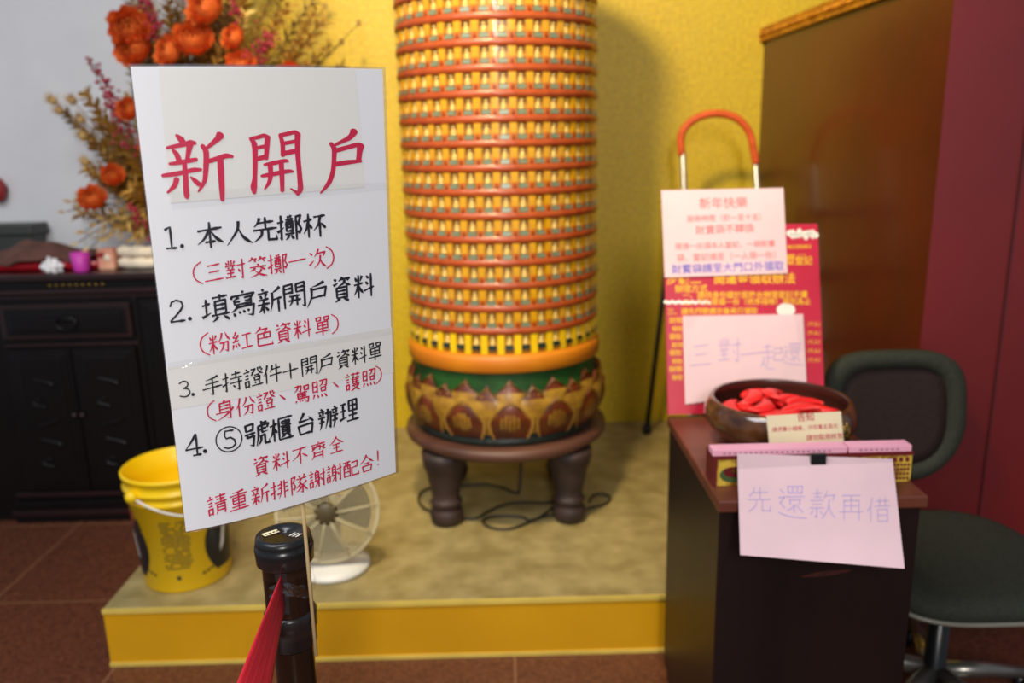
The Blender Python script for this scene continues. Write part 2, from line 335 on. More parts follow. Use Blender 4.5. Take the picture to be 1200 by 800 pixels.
# Characters: strokes on a 100 x 100 square, y down.  h level, s upright, p left sweep,
# n right sweep, d dot, z bent, g bent with a hook, t rising, c curve
K = {
'木': 'h8 34 92 26;s50 4 50 97;p48 32 30 62 6 82;n52 34 72 64 96 80',
'木l': 'h5 32 95 24;s55 3 55 97;p53 34 30 64 2 80;d58 42 90 62',
'本': 'h8 34 92 26;s50 4 50 97;p48 32 30 62 6 82;n52 34 72 64 96 80;h32 76 68 73',
'人': 'p50 6 44 40 5 92;n48 30 66 66 97 90',
'口': 's12 12 20 90;z12 18 86 10 80 82;h20 82 80 76',
'日': 's15 6 15 96;z15 10 85 5 85 96;h15 50 85 46;h15 92 85 88',
'一': 'h4 54 96 46',
'三': 'h20 18 80 12;h26 50 76 45;h6 90 94 84',
'言': 'd42 2 56 10;h8 22 92 16;h26 38 76 34;h26 54 76 50;s24 64 28 98;z24 68 78 64 74 94;h28 92 74 89',
'貝': 's18 2 20 74;z18 6 82 2 82 74;h20 28 80 25;h20 50 80 47;h20 72 82 70;p38 76 24 88 6 98;d60 78 92 96',
'次': 'd8 20 24 32;t6 80 32 58;p56 4 50 20 34 42;z48 26 92 20 82 38;p66 34 60 68 30 96;n64 50 76 76 98 94',
'米': 'd18 12 32 30;p84 8 66 30;h6 44 94 38;s50 4 50 98;p46 46 30 68 6 84;n54 46 72 66 94 80',
'斗': 'd30 10 48 24;d22 34 42 48;h2 72 98 58;s72 4 72 98',
'斤': 'p84 4 60 14 24 24;p22 22 22 60 4 94;h26 50 98 44;s70 50 70 98',
'亲': 'd40 2 54 12;h12 22 88 17;d28 26 38 40;p72 22 60 40;h16 46 88 42;h6 64 94 60;s50 46 50 97;p46 68 32 82 12 92;d60 72 84 88',
'門': 's8 6 10 96;z8 8 42 4 42 38;h10 22 42 19;h10 38 42 35;s58 4 58 38;g58 6 92 2 92 94 80 88;h58 20 92 17;h58 36 92 33',
'开': 'h10 12 88 8;h2 50 98 44;p32 12 30 56 8 96;s68 10 68 96',
'戶': 'p80 4 50 16 28 20;p24 22 24 60 4 98;z24 32 88 26 80 62;h24 64 80 58',
'手': 'p78 6 50 16 20 20;h18 40 82 34;h4 62 96 56;g52 16 52 92 36 86',
'扌': 'h5 30 92 24;g56 4 56 92 30 86;t2 66 96 48',
'寺': 'h20 16 84 12;s50 2 50 34;h6 36 96 32;h4 58 96 54;g70 42 70 94 52 88;d26 68 42 80',
'先': 'p30 6 24 24 8 40;h22 26 84 22;s52 4 52 50;h4 52 96 48;p38 52 34 74 6 96;g62 50 62 90 94 90 94 74',
'不': 'h6 14 94 10;p56 12 40 46 4 70;s52 34 52 97;d62 40 94 62',
'奠': 'd34 2 42 12;p66 0 58 12;h12 18 88 15;s20 26 20 66;z20 28 80 25 80 64;p42 18 40 40 30 48;s60 18 60 44;h22 50 78 48;h22 64 80 62;h4 76 96 72;p40 78 30 90 8 98;d60 80 88 96',
'阝': 'z20 8 84 4 50 36;z50 36 86 56 60 72 46 66;s20 6 20 98',
'業': 's36 4 36 28;s60 2 60 28;d10 12 22 26;p88 8 76 26;h4 34 96 30;d28 38 36 48;p72 36 62 48;h14 54 86 50;h18 70 80 67;s50 50 50 90;h4 92 96 86',
'寸': 'h4 32 96 26;g66 4 66 94 40 86;d22 48 40 64',
'竹': 'p24 4 16 40 2 60;h18 36 48 28;d30 40 42 70;p70 2 62 40 50 58;h64 34 98 26;d78 40 90 70',
'交': 'd44 2 56 14;h6 26 94 21;p36 32 24 44 6 54;d62 30 88 48;p68 44 48 78 6 98;n30 48 62 82 98 94',
'土l': 'h8 36 92 28;s50 6 50 80;t2 90 98 72',
'真': 'h10 12 90 8;s50 0 50 20;s24 22 24 76;z24 26 78 23 78 74;h26 40 76 38;h26 56 76 54;h4 76 98 72;p36 80 24 90 6 98;d64 80 94 96',
'寫': 'd48 0 54 8;d10 14 8 28;z10 18 92 13 82 26;p36 22 26 28 18 30;s18 30 20 50;h22 40 40 38;h20 50 82 47;z58 26 80 24 80 48;h58 38 80 36;p32 50 24 64 6 76;g28 60 90 55 84 94 66 90;d14 78 20 92;d34 74 40 84;d50 72 56 82;d66 70 72 78',
'分': 'p36 6 28 28 4 50;n60 4 76 28 98 44;g20 54 80 50 74 94 50 86;p46 54 38 78 8 98',
'亻': 'p70 4 48 36 8 58;s50 40 50 98',
'糸': 'p52 4 36 20 18 30;z18 30 46 34;p74 20 42 44 12 54;t12 54 78 46;p20 66 16 78 8 90;d44 64 50 82;d66 60 82 76',
'工': 'h10 16 90 12;s50 14 50 84;h2 90 98 82',
'色': 'p36 2 24 18 8 30;z28 16 68 12 54 30;s20 34 20 86;z20 36 82 31 80 56;s50 34 50 56;h20 58 80 55;g20 58 20 92 92 92 92 76',
'甲': 's20 30 22 66;z20 32 80 28 80 64;h22 48 78 45;h22 64 80 61;h4 80 96 76;s50 30 50 98',
'登': 'z8 10 40 8 8 38;d10 22 24 30;p60 2 62 8 62 14;n54 8 70 26 98 38;p84 2 80 8 74 14;p94 12 88 18 82 22;h30 40 70 38;s28 48 32 68;z28 50 74 47 70 66;h32 66 70 64;d32 72 40 82;p70 70 66 78 62 84;h6 92 96 88',
'牛': 'p28 8 20 28 6 42;h22 30 88 25;h4 60 98 54;s58 4 58 98',
'＋': 'h8 52 92 46;s50 10 50 92',
'身': 'p52 2 48 6 42 12;s26 14 26 62;g26 16 76 13 76 94 58 90;h28 30 74 28;h28 46 74 44;h6 64 76 61;p92 44 60 74 10 98',
'、': 'd30 36 62 66',
'力': 'g14 24 86 20 76 92 50 84;p48 4 42 50 4 96',
'馬': 's18 2 18 56;h20 6 80 2;h20 22 74 19;h20 38 74 35;s48 4 48 52;g18 56 88 52 82 94 62 88;p8 72 6 82 4 92;d28 72 34 84;d44 70 50 82;d58 68 66 78',
'刀': 'g12 8 92 4 84 90 56 80;p46 10 38 60 4 92',
'灬': 'p16 10 12 50 6 90;d34 20 42 80;d58 16 66 76;d78 10 94 84',
'艹': 'h4 52 96 46;s30 8 30 92;s68 6 68 92',
'隹': 'p34 4 24 24 10 44;s24 24 24 96;h28 22 92 17;h28 44 86 41;h28 68 86 65;h26 94 96 90;s58 18 58 92',
'又': 'z14 14 84 6 56 50 6 96;n30 24 58 66 98 96',
'虎': 's46 0 46 16;h46 10 86 6;p22 20 18 60 2 98;z22 20 96 15 86 28;h30 36 80 30;g48 24 48 46 90 44;p38 58 36 80 10 98;g66 56 66 92 96 92 96 78;z38 60 66 57 66 64',
'号': 's12 4 16 34;z12 8 82 4 76 30;h16 32 76 29;h2 46 98 42;g28 44 24 58 86 54 74 94 44 88',
'匚': 'h4 6 98 3;s8 6 8 94;h8 95 100 92',
'貴': 'z20 12 80 9 78 22;s18 12 20 24;h20 24 78 22;s50 2 50 34;h8 36 94 32;s22 42 22 78;z22 44 78 42 78 76;h22 56 78 54;h22 66 78 64;h22 78 78 76;p40 80 28 88 10 96;d62 80 88 94',
'台': 'p46 4 36 22 20 40;t20 40 78 34;d66 22 88 46;s18 54 26 96;z18 58 84 52 78 92;h26 92 78 88',
'辛': 'd44 2 56 12;h10 20 90 16;d28 24 36 38;p70 22 66 30 62 38;h4 46 96 42;h14 66 86 62;p50 44 46 74 24 98',
'王': 'h10 16 90 12;h14 48 86 44;s50 14 50 82;t2 90 98 78',
'里': 's20 4 20 52;z20 6 82 3 82 50;h20 28 80 26;h20 50 82 48;s50 4 50 90;h16 70 86 67;h2 94 98 90',
'齊': 'd48 0 54 8;h6 16 94 12;p46 18 42 28 34 36;h34 26 66 24;z38 28 64 26 58 46;s16 22 16 46;p30 24 24 38 8 50;p90 22 80 32 70 38;s80 22 82 48;n68 28 80 38 96 46;p24 52 22 78 8 98;s76 52 76 98;h24 64 76 62;h24 80 76 78',
'全': 'p50 2 34 26 4 46;n48 8 70 30 98 44;h24 48 76 45;h28 68 72 65;s50 48 50 92;h8 94 92 90',
'青': 'h10 12 90 8;h18 26 82 23;s50 0 50 40;h4 42 96 38;p22 50 20 84 10 98;g22 52 80 49 80 94 64 90;h24 66 78 64;h24 80 78 78',
'重': 'p76 2 48 8 20 10;h6 24 94 19;s22 34 22 66;z22 35 80 32 80 64;h22 50 78 47;h22 65 80 63;s50 8 50 92;h16 80 84 77;h2 95 98 91',
'非': 'p40 4 36 60 14 98;h6 26 38 23;h8 46 36 43;t2 74 38 64;s64 4 64 98;h64 24 96 20;h64 44 92 41;h64 66 98 62',
'㒸': 'd26 2 36 14;p76 0 70 8 64 14;h8 22 92 18;p48 20 34 34 18 42;g34 38 58 60 56 94 38 90;p42 46 26 58 4 68;p50 62 30 78 4 88;p88 36 76 46 64 52;n58 48 76 72 98 88',
'酉': 'h4 12 96 8;s14 28 14 94;z14 30 86 27 86 92;p38 12 36 36 24 52;g62 10 62 46 82 48;h16 66 84 64;h14 90 86 88',
'己': 'z10 14 82 10 80 42;h12 46 80 42;g10 44 10 92 96 92 96 72',
'合': 'p50 2 34 28 4 50;n48 8 70 32 98 48;h30 52 70 49;s20 62 26 98;z20 66 82 62 76 96;h26 96 76 92',
'!': 's50 5 50 68;d48 86 52 92', '(': 'c74 2 46 22 38 50 46 78 74 98', ')': 'c26 2 54 22 62 50 54 78 26 98',
'1': 't30 20 52 6;s52 6 52 92;h30 95 74 94', '2': 'c22 30 28 12 48 4 70 12 74 32 54 58 18 92;h18 94 80 92',
'3': 'c22 16 46 4 70 14 68 36 42 46;c44 46 72 54 78 78 54 96 20 86', '4': 's60 4 60 94;p60 6 36 40 14 66;h12 68 86 66;h42 96 78 95',
'5': 'h32 8 76 5;c32 8 28 46 54 40 76 54 80 78 50 97 20 88', '.': 'd48 90 52 94',
'辶': 'd12 10 24 22;z8 36 26 33 12 52 26 66;n6 80 42 92 98 95',
'睘': 's14 4 16 28;z14 6 88 3 84 28;h16 28 86 26;s38 6 38 26;s62 5 62 26;h4 42 98 38;s24 50 26 68;z24 52 76 50 72 66;p50 68 34 80 8 90;s46 72 46 96;d54 68 92 94',
'款': 'h16 16 50 13;s32 2 32 26;h20 28 48 26;h6 40 56 37;h14 52 48 50;h4 64 56 62;g30 64 30 94 22 90;d16 72 8 86;d42 72 52 84;p68 4 64 18 56 30;z62 22 96 18 88 36;p76 32 72 64 50 96;n74 54 84 78 99 94',
'再': 'h14 10 86 7;s22 24 22 96;z22 28 80 25 80 94;s50 10 50 66;h22 46 80 44;h2 68 98 64',
'昔': 'h10 18 92 14;s34 4 34 36;s68 2 68 36;h2 38 98 34;s22 48 24 98;z22 50 82 47 82 96;h24 72 80 70;h24 96 82 94',
'走': 'h20 16 80 12;s48 2 48 34;h4 36 96 32;s50 36 50 84;h50 58 84 55;p26 50 22 70 4 90;n16 74 52 96 98 98',
}
CH = {
'擲': (('扌', 0, 0, 30, 100), ('奠', 30, 2, 72, 98), ('阝', 72, 2, 102, 100)), '杯': (('木l', 0, 0, 42, 100), ('不', 42, 4, 100, 100)),
'對': (('業', 0, 0, 54, 96), ('寸', 54, 0, 100, 100)), '筊': (('竹', 4, 0, 96, 36), ('交', 6, 34, 98, 100)),
'填': (('土l', 0, 8, 34, 86), ('真', 32, 0, 100, 100)), '新': (('亲', 0, 0, 54, 100), ('斤', 50, 0, 100, 100)),
'開': (('門', 0, 0, 100, 100), ('开', 24, 46, 78, 90)), '資': (('次', 8, 0, 94, 40), ('貝', 14, 40, 88, 100)),
'料': (('米', 0, 0, 50, 100), ('斗', 48, 0, 100, 100)), '粉': (('米', 0, 4, 44, 100), ('分', 42, 0, 100, 98)),
'紅': (('糸', 0, 0, 46, 96), ('工', 46, 10, 100, 96)), '單': (('口', 8, 0, 46, 26), ('口', 54, 0, 92, 26), ('甲', 2, 0, 98, 100)),
'持': (('扌', 0, 0, 34, 100), ('寺', 34, 0, 100, 100)), '證': (('言', 0, 0, 36, 100), ('登', 36, 0, 100, 98)),
'件': (('亻', 0, 0, 36, 100), ('牛', 32, 0, 100, 100)), '份': (('亻', 0, 0, 34, 100), ('分', 32, 0, 100, 98)),
'駕': (('力', 4, 0, 52, 40), ('口', 56, 6, 92, 40), ('馬', 8, 42, 96, 100)), '照': (('日', 6, 2, 42, 64), ('刀', 48, 0, 98, 36), ('口', 54, 36, 92, 66), ('灬', 4, 70, 98, 98)),
'護': (('言', 0, 0, 34, 98), ('艹', 36, 0, 100, 20), ('隹', 36, 18, 98, 66), ('又', 38, 68, 98, 100)), '號': (('号', 0, 0, 46, 98), ('虎', 46, 0, 102, 100)),
'櫃': (('木l', 0, 0, 36, 100), ('匚', 36, 2, 102, 98), ('貴', 44, 12, 98, 90)), '辦': (('辛', 0, 2, 38, 98), ('力', 34, 6, 68, 98), ('辛', 64, 0, 102, 98)),
'理': (('王', 0, 4, 38, 94), ('里', 36, 0, 100, 100)), '請': (('言', 0, 0, 38, 100), ('青', 38, 0, 100, 100)),
'排': (('扌', 0, 0, 36, 100), ('非', 36, 0, 100, 100)), '隊': (('阝', 0, 0, 34, 100), ('㒸', 30, 0, 100, 100)),
'謝': (('言', 0, 0, 34, 98), ('身', 32, 0, 70, 98), ('寸', 68, 0, 102, 98)), '配': (('酉', 0, 0, 52, 100), ('己', 52, 6, 102, 96)),
'還': (('辶', 0, 4, 100, 100), ('睘', 28, 0, 92, 84)), '借': (('亻', 0, 0, 34, 100), ('昔', 32, 0, 100, 98)), '起': (('走', 0, 0, 60, 100), ('己', 54, 14, 98, 70)),
}
WP = {'h': [.85, .68, .74, 1.15, .55], 's': [.75, 1.1, .9, .9, .7], 'p': [1.2, 1.05, .7, .25], 'n': [.4, .8, 1.4, .3], 'd': [.35, 1.0, 1.2, .8], 't': [1.2, .8, .25], 'z': [.9, .85], 'g': [.95, .9], 'c': [.75, .95, .75]}
def glyph(mb, ch, fr, w, U, plain=False):
    """fr maps 100-square coordinates to the plane U takes; w the stroke width there"""
    if ch in CH:
        for comp, x0, y0, x1, y1 in CH[ch]:
            glyph(mb, comp, (lambda x, y, a=x0, b=y0, c=x1, d=y1: fr(a+x*(c-a)/100, b+y*(d-b)/100)), w, U, plain)
        return
    for st in K[ch].split(';'):
        t = st[0]; v = [float(q) for q in st[1:].split()]
        pts = [Vector((*fr(v[i], v[i+1]), 0)) for i in range(0, len(v), 2)]
        prof = [.8, .8] if plain else WP[t]
        if t in 'zg':
            ws = [w*prof[0]]*len(pts)
            if t == 'g' and not plain: ws[-1] = w*.2
            brush(mb, [p[:2] for p in pts], ws, U, False); continue
        if len(pts) > 2: pts = smooth_path(pts, 4)
        n = 8; L = [0]
        for i in range(1, len(pts)): L.append(L[-1]+(pts[i]-pts[i-1]).length)
        out, ws = [], []
        for k in range(n+1):
            s_ = L[-1]*k/n; i = 0
            while i < len(L)-2 and L[i+1] < s_: i += 1
            f = (s_-L[i])/max(L[i+1]-L[i], 1e-6); p = pts[i].lerp(pts[i+1], f); out.append(p[:2])
            q = k/n*(len(prof)-1); j = min(int(q), len(prof)-2); ws.append(w*(prof[j]+(prof[j+1]-prof[j])*(q-j)))
        l, r = [], []
        for i in range(n+1):
            a, b_ = out[max(i-1, 0)], out[min(i+1, n)]
            d = Vector((b_[0]-a[0], b_[1]-a[1])); d.normalize() if d.length > 1e-6 else None
            l.append(U(out[i][0]-d.y*ws[i]/2, out[i][1]+d.x*ws[i]/2)); r.append(U(out[i][0]+d.y*ws[i]/2, out[i][1]-d.x*ws[i]/2))
        lv, rv = mb.verts(l), mb.verts(r)
        for i in range(n): mb.face((lv[i], lv[i+1], rv[i+1], rv[i]))
def xf(x): return max(.9, min(1.17, 1.17-.24*(x-245)/190)) if x < 500 else 1.0
def write(mb, chars, xs, ys, size, w, U, lean, slope, plain=False):
    w *= 1.13
    for i, ch in enumerate(chars):
        sz = 1.03*size if not isinstance(size, (tuple, list)) else 1.03*(size[0]+(size[1]-size[0])*i/max(len(chars)-1, 1))
        cx, cy = xs[i], ys[i]; t = lean(cx)
        glyph(mb, ch, (lambda x, y, cx=cx, cy=cy, sz=sz, t=t: (cx+(x-50)/100*sz*xf(cx)+(y-50)/100*sz*t, cy+(y-50)/100*sz*1.11+(x-50)/100*sz*xf(cx)*slope)), w*sz, U, plain)
def typeset(mb, body, x0, y0, x1, y1, U, bold=0):
    """a printed line from baseline start to baseline end"""
    cu = bpy.data.curves.new('line', 'FONT'); cu.body = body; cu.offset = bold; cu.resolution_u = 2
    o = bpy.data.objects.new('line', cu); COL.objects.link(o)
    ev = o.evaluated_get(bpy.context.evaluated_depsgraph_get()); me = ev.to_mesh()
    xmax = max(v.co.x for v in me.vertices); k = sqrt((x1-x0)**2+(y1-y0)**2)/xmax
    d = Vector((x1-x0, y1-y0)).normalized(); n = Vector((d.y, -d.x))
    vs = [mb.bm.verts.new(U(x0+d.x*v.co.x*k+n.x*v.co.y*k, y0+d.y*v.co.x*k+n.y*v.co.y*k)) for v in me.vertices]
    for p in me.polygons: mb.face([vs[i] for i in p.vertices])
    ev.to_mesh_clear(); bpy.data.objects.remove(o); bpy.data.curves.remove(cu)

# ================================================================== setting
PH = .19; WY = 3.72
mb = MB().m('floor'); mb.box(-4, 4, -3.5, 5, -.1, 0); mb.build('floor', kind='structure')
mb = MB().m('gold_wall'); mb.box(-1.2, 3, WY, WY+.1, 0, 3.4); mb.build('wall_back', kind='structure')
mb = MB().m('white_wall'); mb.box(-4, -1.2, WY-.03, WY+.1, 0, 3.4); mb.build('wall_left', kind='structure')
mb = MB().m('riser'); mb.hexa([(-1.213, 2.178, 0), (1.14, 2.178, 0), (1.14, WY, 0), (-1.213, WY, 0)], [(-1.213, 2.178, PH-.012), (1.14, 2.178, PH-.012), (1.14, WY, PH-.012), (-1.213, WY, PH-.012)])
mb.m('terrazzo').box(-1.213, 1.14, 2.178, WY, PH-.012, PH)
mb.m('edge').box(-1.215, 1.14, 2.174, 2.18, PH-.014, PH+.0005); mb.box(-1.215, 1.14, 2.174, 2.18, 0, .012)
mb.build('floor_platform', kind='structure')
mb = MB().m('lacquer')
q0, q1 = (1.185, 2.27), (1.137, WY)
mb.poly([(*q0, 0), (*q1, 0), (*q1, 1.9), (*q0, 1.9)])
mb.m('red_lacquer').poly([(*q0, 0), (3, 2.27, 0), (3, 2.27, 1.9), (*q0, 1.9)])
mb.poly([(*q0, 1.9), (3, 2.27, 1.9), (3, WY, 1.9), (*q1, 1.9)])
mb.m('seam').box(1.41, 1.414, 2.266, 2.272, .04, 1.9)
mb.box(1.18, 3, 2.262, 2.272, 0, .035)
mb.build('wall_right', kind='structure')
# gold patterned coping along the top of the lacquered partition
mb = MB().m('gold_trim')
def cop(t, dx, z): x = q0[0]+(q1[0]-q0[0])*t; y = q0[1]+(q1[1]-q0[1])*t; return (x+dx, y, z)
mb.hexa([cop(0, -.02, 1.9), cop(0, .05, 1.9), cop(1, .05, 1.9), cop(1, -.02, 1.9)], [cop(0, -.02, 1.955), cop(0, .05, 1.955), cop(1, .05, 1.955), cop(1, -.02, 1.955)])
for i in range(48):
    t = (i+.5)/48; p = Vector(cop(t, -.022, 1.928)); mb.ball(p, .012, 1, (.5, 1, 1.3))
mb.build('trim_1', kind='structure')

# ================================================================== prayer tower on its stool
TC = Vector((-.012, 2.9, 0)); TR_ = .335; NC = 38; RH = .0735; Z0 = .835; NR = 20
tower = thing('prayer_tower', (TC.x, TC.y, .515), 'tall round tower of small gold figure niches on a carved lotus base', 'tower')
mb = MB().m('niche_back').lathe([(TR_-.016, Z0-.01), (TR_-.016, Z0+NR*RH)], TC, 76); mb.build('body', tower)
mb = MB().m('orange_ring').lathe([(.30, Z0+NR*RH), (TR_+.012, Z0+NR*RH), (TR_+.012, Z0+NR*RH+.05), (.2, Z0+NR*RH+.12), (.02, Z0+NR*RH+.16)], TC, 48); mb.build('top_cap', tower)
mb = MB().m('orange_ring').lathe([(.30, .772), (TR_+.006, .774), (TR_+.009, .777), (TR_+.009, .818), (TR_+.006, .823), (TR_-.004, .835), (TR_-.03, .836)], TC, 64); mb.build('base_ring', tower)
def niche_into(mb, ang, z, bottom=False):
    a0 = ang; hw = pi/NC
    def P(u, r, zz): a = a0+u*hw; return Vector((TC.x+r*cos(a), TC.y+r*sin(a), z+zz))
    R = TR_
    # pillars at both sides, yellow above and orange below
    for u0, u1 in ((-1, -.60), (.60, 1)):
        for z0_, z1_, key in ((0, .034, 'niche_pillar2'), (.034, RH, 'niche_pillar')):
            if bottom: key = 'bright_pillar'
            mb.m(key).hexa([P(u0, R-.016, z0_), P(u1, R-.016, z0_), P(u1, R-.002, z0_), P(u0, R-.002, z0_)], [P(u0, R-.016, z1_), P(u1, R-.016, z1_), P(u1, R-.002, z1_), P(u0, R-.002, z1_)])
    if not bottom:
        mb.m('niche_band').grid(lambda s, t: P(-1+2*s, R-.003+.006*sin(pi*t)**.6, -.010+.026*t), 2, 6)
        for u in (-1, 1):
            mb.m('niche_dark').poly([P(u-.22, R+.0005, .0155), P(u+.22, R+.0005, .0155), P(u, R-.001, .034)])
    mb.m('niche_pillar').grid(lambda s, t: P(-.6+1.2*s, R-.006, .056+.010*sin(pi*s)+(RH-.066+.002)*t), 6, 1)
    mb.m('niche_label_dark' if bottom else 'niche_label').hexa([P(-.52, R-.012, .016), P(.52, R-.012, .016), P(.52, R+.001, .016), P(-.52, R+.001, .016)], [P(-.46, R-.012, .029), P(.46, R-.012, .029), P(.46, R-.001, .029), P(-.46, R-.001, .029)])
    mb.m('buddha'); rot = Matrix.Rotation(a0-pi/2, 3, 'Z')
    mb.ball(P(0, R-.008, .034), .0135, 1, (1.05, .6, .45), rot); mb.ball(P(0, R-.009, .042), .0105, 1, (.9, .6, 1.1), rot)
    mb.ball(P(0, R-.008, .0555), .006, 1)
    if not bottom: mb.m('pane').poly([P(-.97, R+.0032, .017), P(.97, R+.0032, .017), P(.97, R+.0032, RH-.012), P(-.97, R+.0032, RH-.012)])
slots = [(i, j) for j in range(NR) for i in range(NC)]
def facing(i): 
    a = -pi/2+2*pi*(i+.35)/NC; return a
best = sorted(slots, key=lambda s: (0 if s[1] < 16 else 1, abs(math.remainder(facing(s[0])+pi/2, 2*pi)), s[1]))
front = set(best[:100])
rest = MB(); nfront = MB()
protos = {}
for (i, j) in slots:
    a, z = facing(i), Z0+j*RH; bottom = j == 0 and not (-pi/2-.75 < a < -pi/2-.25)
    if (i, j) in front:
        key = (i, bottom)
        if key not in protos:
            n_ = MB(); niche_into(n_, a, Z0, bottom); o = n_.build('figure_niche', tower); protos[key] = o
            o.location = (0, 0, j*RH)
        else:
            o = protos[key].copy(); COL.objects.link(o); o.parent = tower; o.location = (0, 0, j*RH)
    elif not (.35 < math.remainder(a, 2*pi) < pi-.35): niche_into(rest, a, z, bottom)
    else:
        rest.m('niche_band').lathe([(TR_-.004, z-.008), (TR_+.007, z+.005), (TR_-.004, z+.018)], TC, 2, a0=a-pi/NC, a1=a+pi/NC)
        rest.m('niche_pillar').lathe([(TR_-.01, z), (TR_-.01, z+RH)], TC, 2, a0=a-pi/NC, a1=a+pi/NC)
rest.build('figure_niches', tower, kind='stuff', normals=False)
# lotus base
lotus_prof = [(.20, .515), (.318, .515), (.328, .522), (.328, .535), (.318, .545), (.330, .575), (.342, .62), (.344, .66), (.338, .70), (.330, .74), (.330, .772)]
def lr(z):
    pr = lotus_prof[4:]
    for k in range(len(pr)-1):
        if pr[k][1] <= z <= pr[k+1][1]:
            f = (z-pr[k][1])/(pr[k+1][1]-pr[k][1]); return pr[k][0]+(pr[k+1][0]-pr[k][0])*f
    return pr[0][0]
mb = MB().m('green_black').lathe(lotus_prof[:6], TC, 64); mb.m('green_paint').lathe(lotus_prof[5:], TC, 64); mb.build('lotus_base', tower)
def petal(ang, z0, z1, hw, off, body, tip=None, rim='petal_rim', streak=None):
    mb = MB()
    def width(t):
        k_ = .68 if tip else .45
        if t < k_: return .80+.20*sin(t/k_*pi/2)
        q = (t-k_)/(1-k_); return max(.01, 1-q if tip else (1-q**1.9)*(1-.2*q*(1-q)))
    def fn(s, t):
        u = (s-.5)*2; z = z0+(z1-z0)*t*(1-.08*abs(u)**2)
        a = ang+u*hw*width(t)
        bul = off+.016*(1-u*u)**.5*sin(pi*min(1, .12+t*.88)) if abs(u) < .86 else off+.012
        return Vector((TC.x+(lr(z)+bul)*cos(a), TC.y+(lr(z)+bul)*sin(a), z))
    def mf(s, t):
        u = abs(s-.5)*2
        if u > .87: return rim
        if tip and t > .70: return tip
        if streak and (u/.5)**2+((t-.43)/.2)**2 < 1 and int(s*22) % 2 == 0: return 'petal_gold'
        return body
    mb.grid(fn, 22, 14, True, mf)
    mb.build('lotus_petal', tower, normals=False)
NP = 14
for k in range(NP):
    a = -pi/2+2*pi*k/NP+.05; b2 = a+pi/NP
    petal(a, .60, .752, .20, .001, 'petal_gold', 'petal_brown')
    petal(b2, .56, .735, .225, .004, 'petal_gold', 'petal_brown')
    petal(a, .548, .692, .212, .010, 'petal_brown', None, 'petal_rim', True)

# stool
SC = Vector((-.012, 2.9, 0))
stool = thing('round_stool', (SC.x, SC.y, PH), 'low round dark wooden stool under the tower, on the stone platform', 'stool')
mb = MB().m('stool_wood').lathe([(.02, .462), (.33, .462), (.352, .468), (.366, .48), (.37, .492), (.366, .506), (.352, .514), (.02, .515)], SC, 64, close=True); mb.build('seat', stool)
for sx, sy in ((-1, -1), (1, -1), (1, 1), (-1, 1)):
    c = SC+Vector((sx*.218, sy*.205, PH))
    mb = MB().m('stool_leg').lathe([(.01, 0), (.042, 0), (.055, .012), (.060, .035), (.055, .055), (.044, .066), (.050, .072), (.058, .084), (.052, .094), (.046, .10), (.052, .13), (.062, .18), (.070, .215), (.076, .222), (.074, .234), (.078, .24), (.080, .273), (.02, .273)], c, 28)
    mb.build('leg', stool)

# cable on the platform
pts = []
cpx = [(500, 20), (490, 90), (470, 112), (430, 97), (370, 84), (330, 85), (250, 90), (180, 95), (140, 108), (124, 135), (140, 165), (185, 188), (260, 205), (330, 206), (370, 185), (420, 162), (480, 150), (560, 152), (620, 150), (580, 190), (520, 222), (450, 245), (385, 240), (356, 218), (375, 203), (430, 198), (500, 202), (525, 214), (580, 200), (640, 190), (700, 178), (760, 165), (805, 150), (815, 130), (785, 118), (755, 124), (740, 146)]
for i, (x, y) in enumerate(cpx):
    X, Y = 450+x/3.077, 540+y/3.077
    if i == 0: p = atY(X, Y-3, 3.02); p.z = .44
    elif i == 1: p = atZ(X, Y, .23)
    else: p = atZ(X, Y, PH+.006+(.004 if i % 7 == 3 else 0))
    pts.append(p)
mb = MB().m('cable').tube(smooth_path(pts, 6), .0048, 8)
mb.build('power_cable', label='black power cable looped on the platform under the round stool', cat='cable')

# ================================================================== yellow bucket
BC = Vector((-1.035, 2.385, PH))
bk = thing('plastic_bucket', BC, 'yellow plastic bucket on the left corner of the platform', 'bucket')
prof = [(.02, 0), (.126, 0), (.131, .006), (.146, .285), (.152, .288), (.153, .296), (.148, .30), (.149, .318), (.156, .320), (.157, .328), (.151, .332), (.152, .358), (.158, .361), (.159, .370), (.154, .374), (.150, .372), (.146, .30), (.128, .012), (.02, .01)]
mb = MB().m('bucket').lathe(prof, BC, 56); mb.build('body', bk)
def brad(z): return .131+.015*(z-.006)/.279
def bpt(a, z, off=.0006): return BC+Vector(((brad(z)+off)*cos(a), (brad(z)+off)*sin(a), z))
mb = MB()
fa = -pi/2+.18          # angle facing the viewer
def wing(sg):
    mb.m('black_plastic')
    def fn(s, t):
        z = .045+.19*t; edge = .62+.44*(2*t-1)**2*.62
        a = fa+sg*(edge+(1.55-edge)*s); return bpt(a, z)
    mb.grid(fn, 8, 14)
wing(-1); wing(1)
mb.m('white_plastic')
for sg in (-1, 1):
    mb.grid(lambda s, t: bpt(fa+sg*(1.0+.14*s+.1*t), .10+.08*t+.02*s, .0011), 4, 4)
mb.m('knob_red').grid(lambda s, t: bpt(fa-.98-.26*s, .215+.045*t, .0012), 4, 3)
mb.m('black_plastic').grid(lambda s, t: bpt(fa-.86+.14*s-.05*t, .205+.04*t*(1-abs(s-.5)), .0014), 4, 3)
rr = random.Random(3)
for k in range(17):     # fine print, too small to read
    z = .235-.0095*k; x = -.26+rr.random()*.03
    while x < .30:
        w_ = .02+rr.random()*.05
        if rr.random() < .82: mb.m('black_ink').grid(lambda s, t: bpt(fa+x+w_*s, z+.0042*t, .0008), 2, 1)
        x += w_+.014
mb.m('black_ink').grid(lambda s, t: bpt(fa-.03+.08*s, .046+.013*t, .0008), 3, 2)
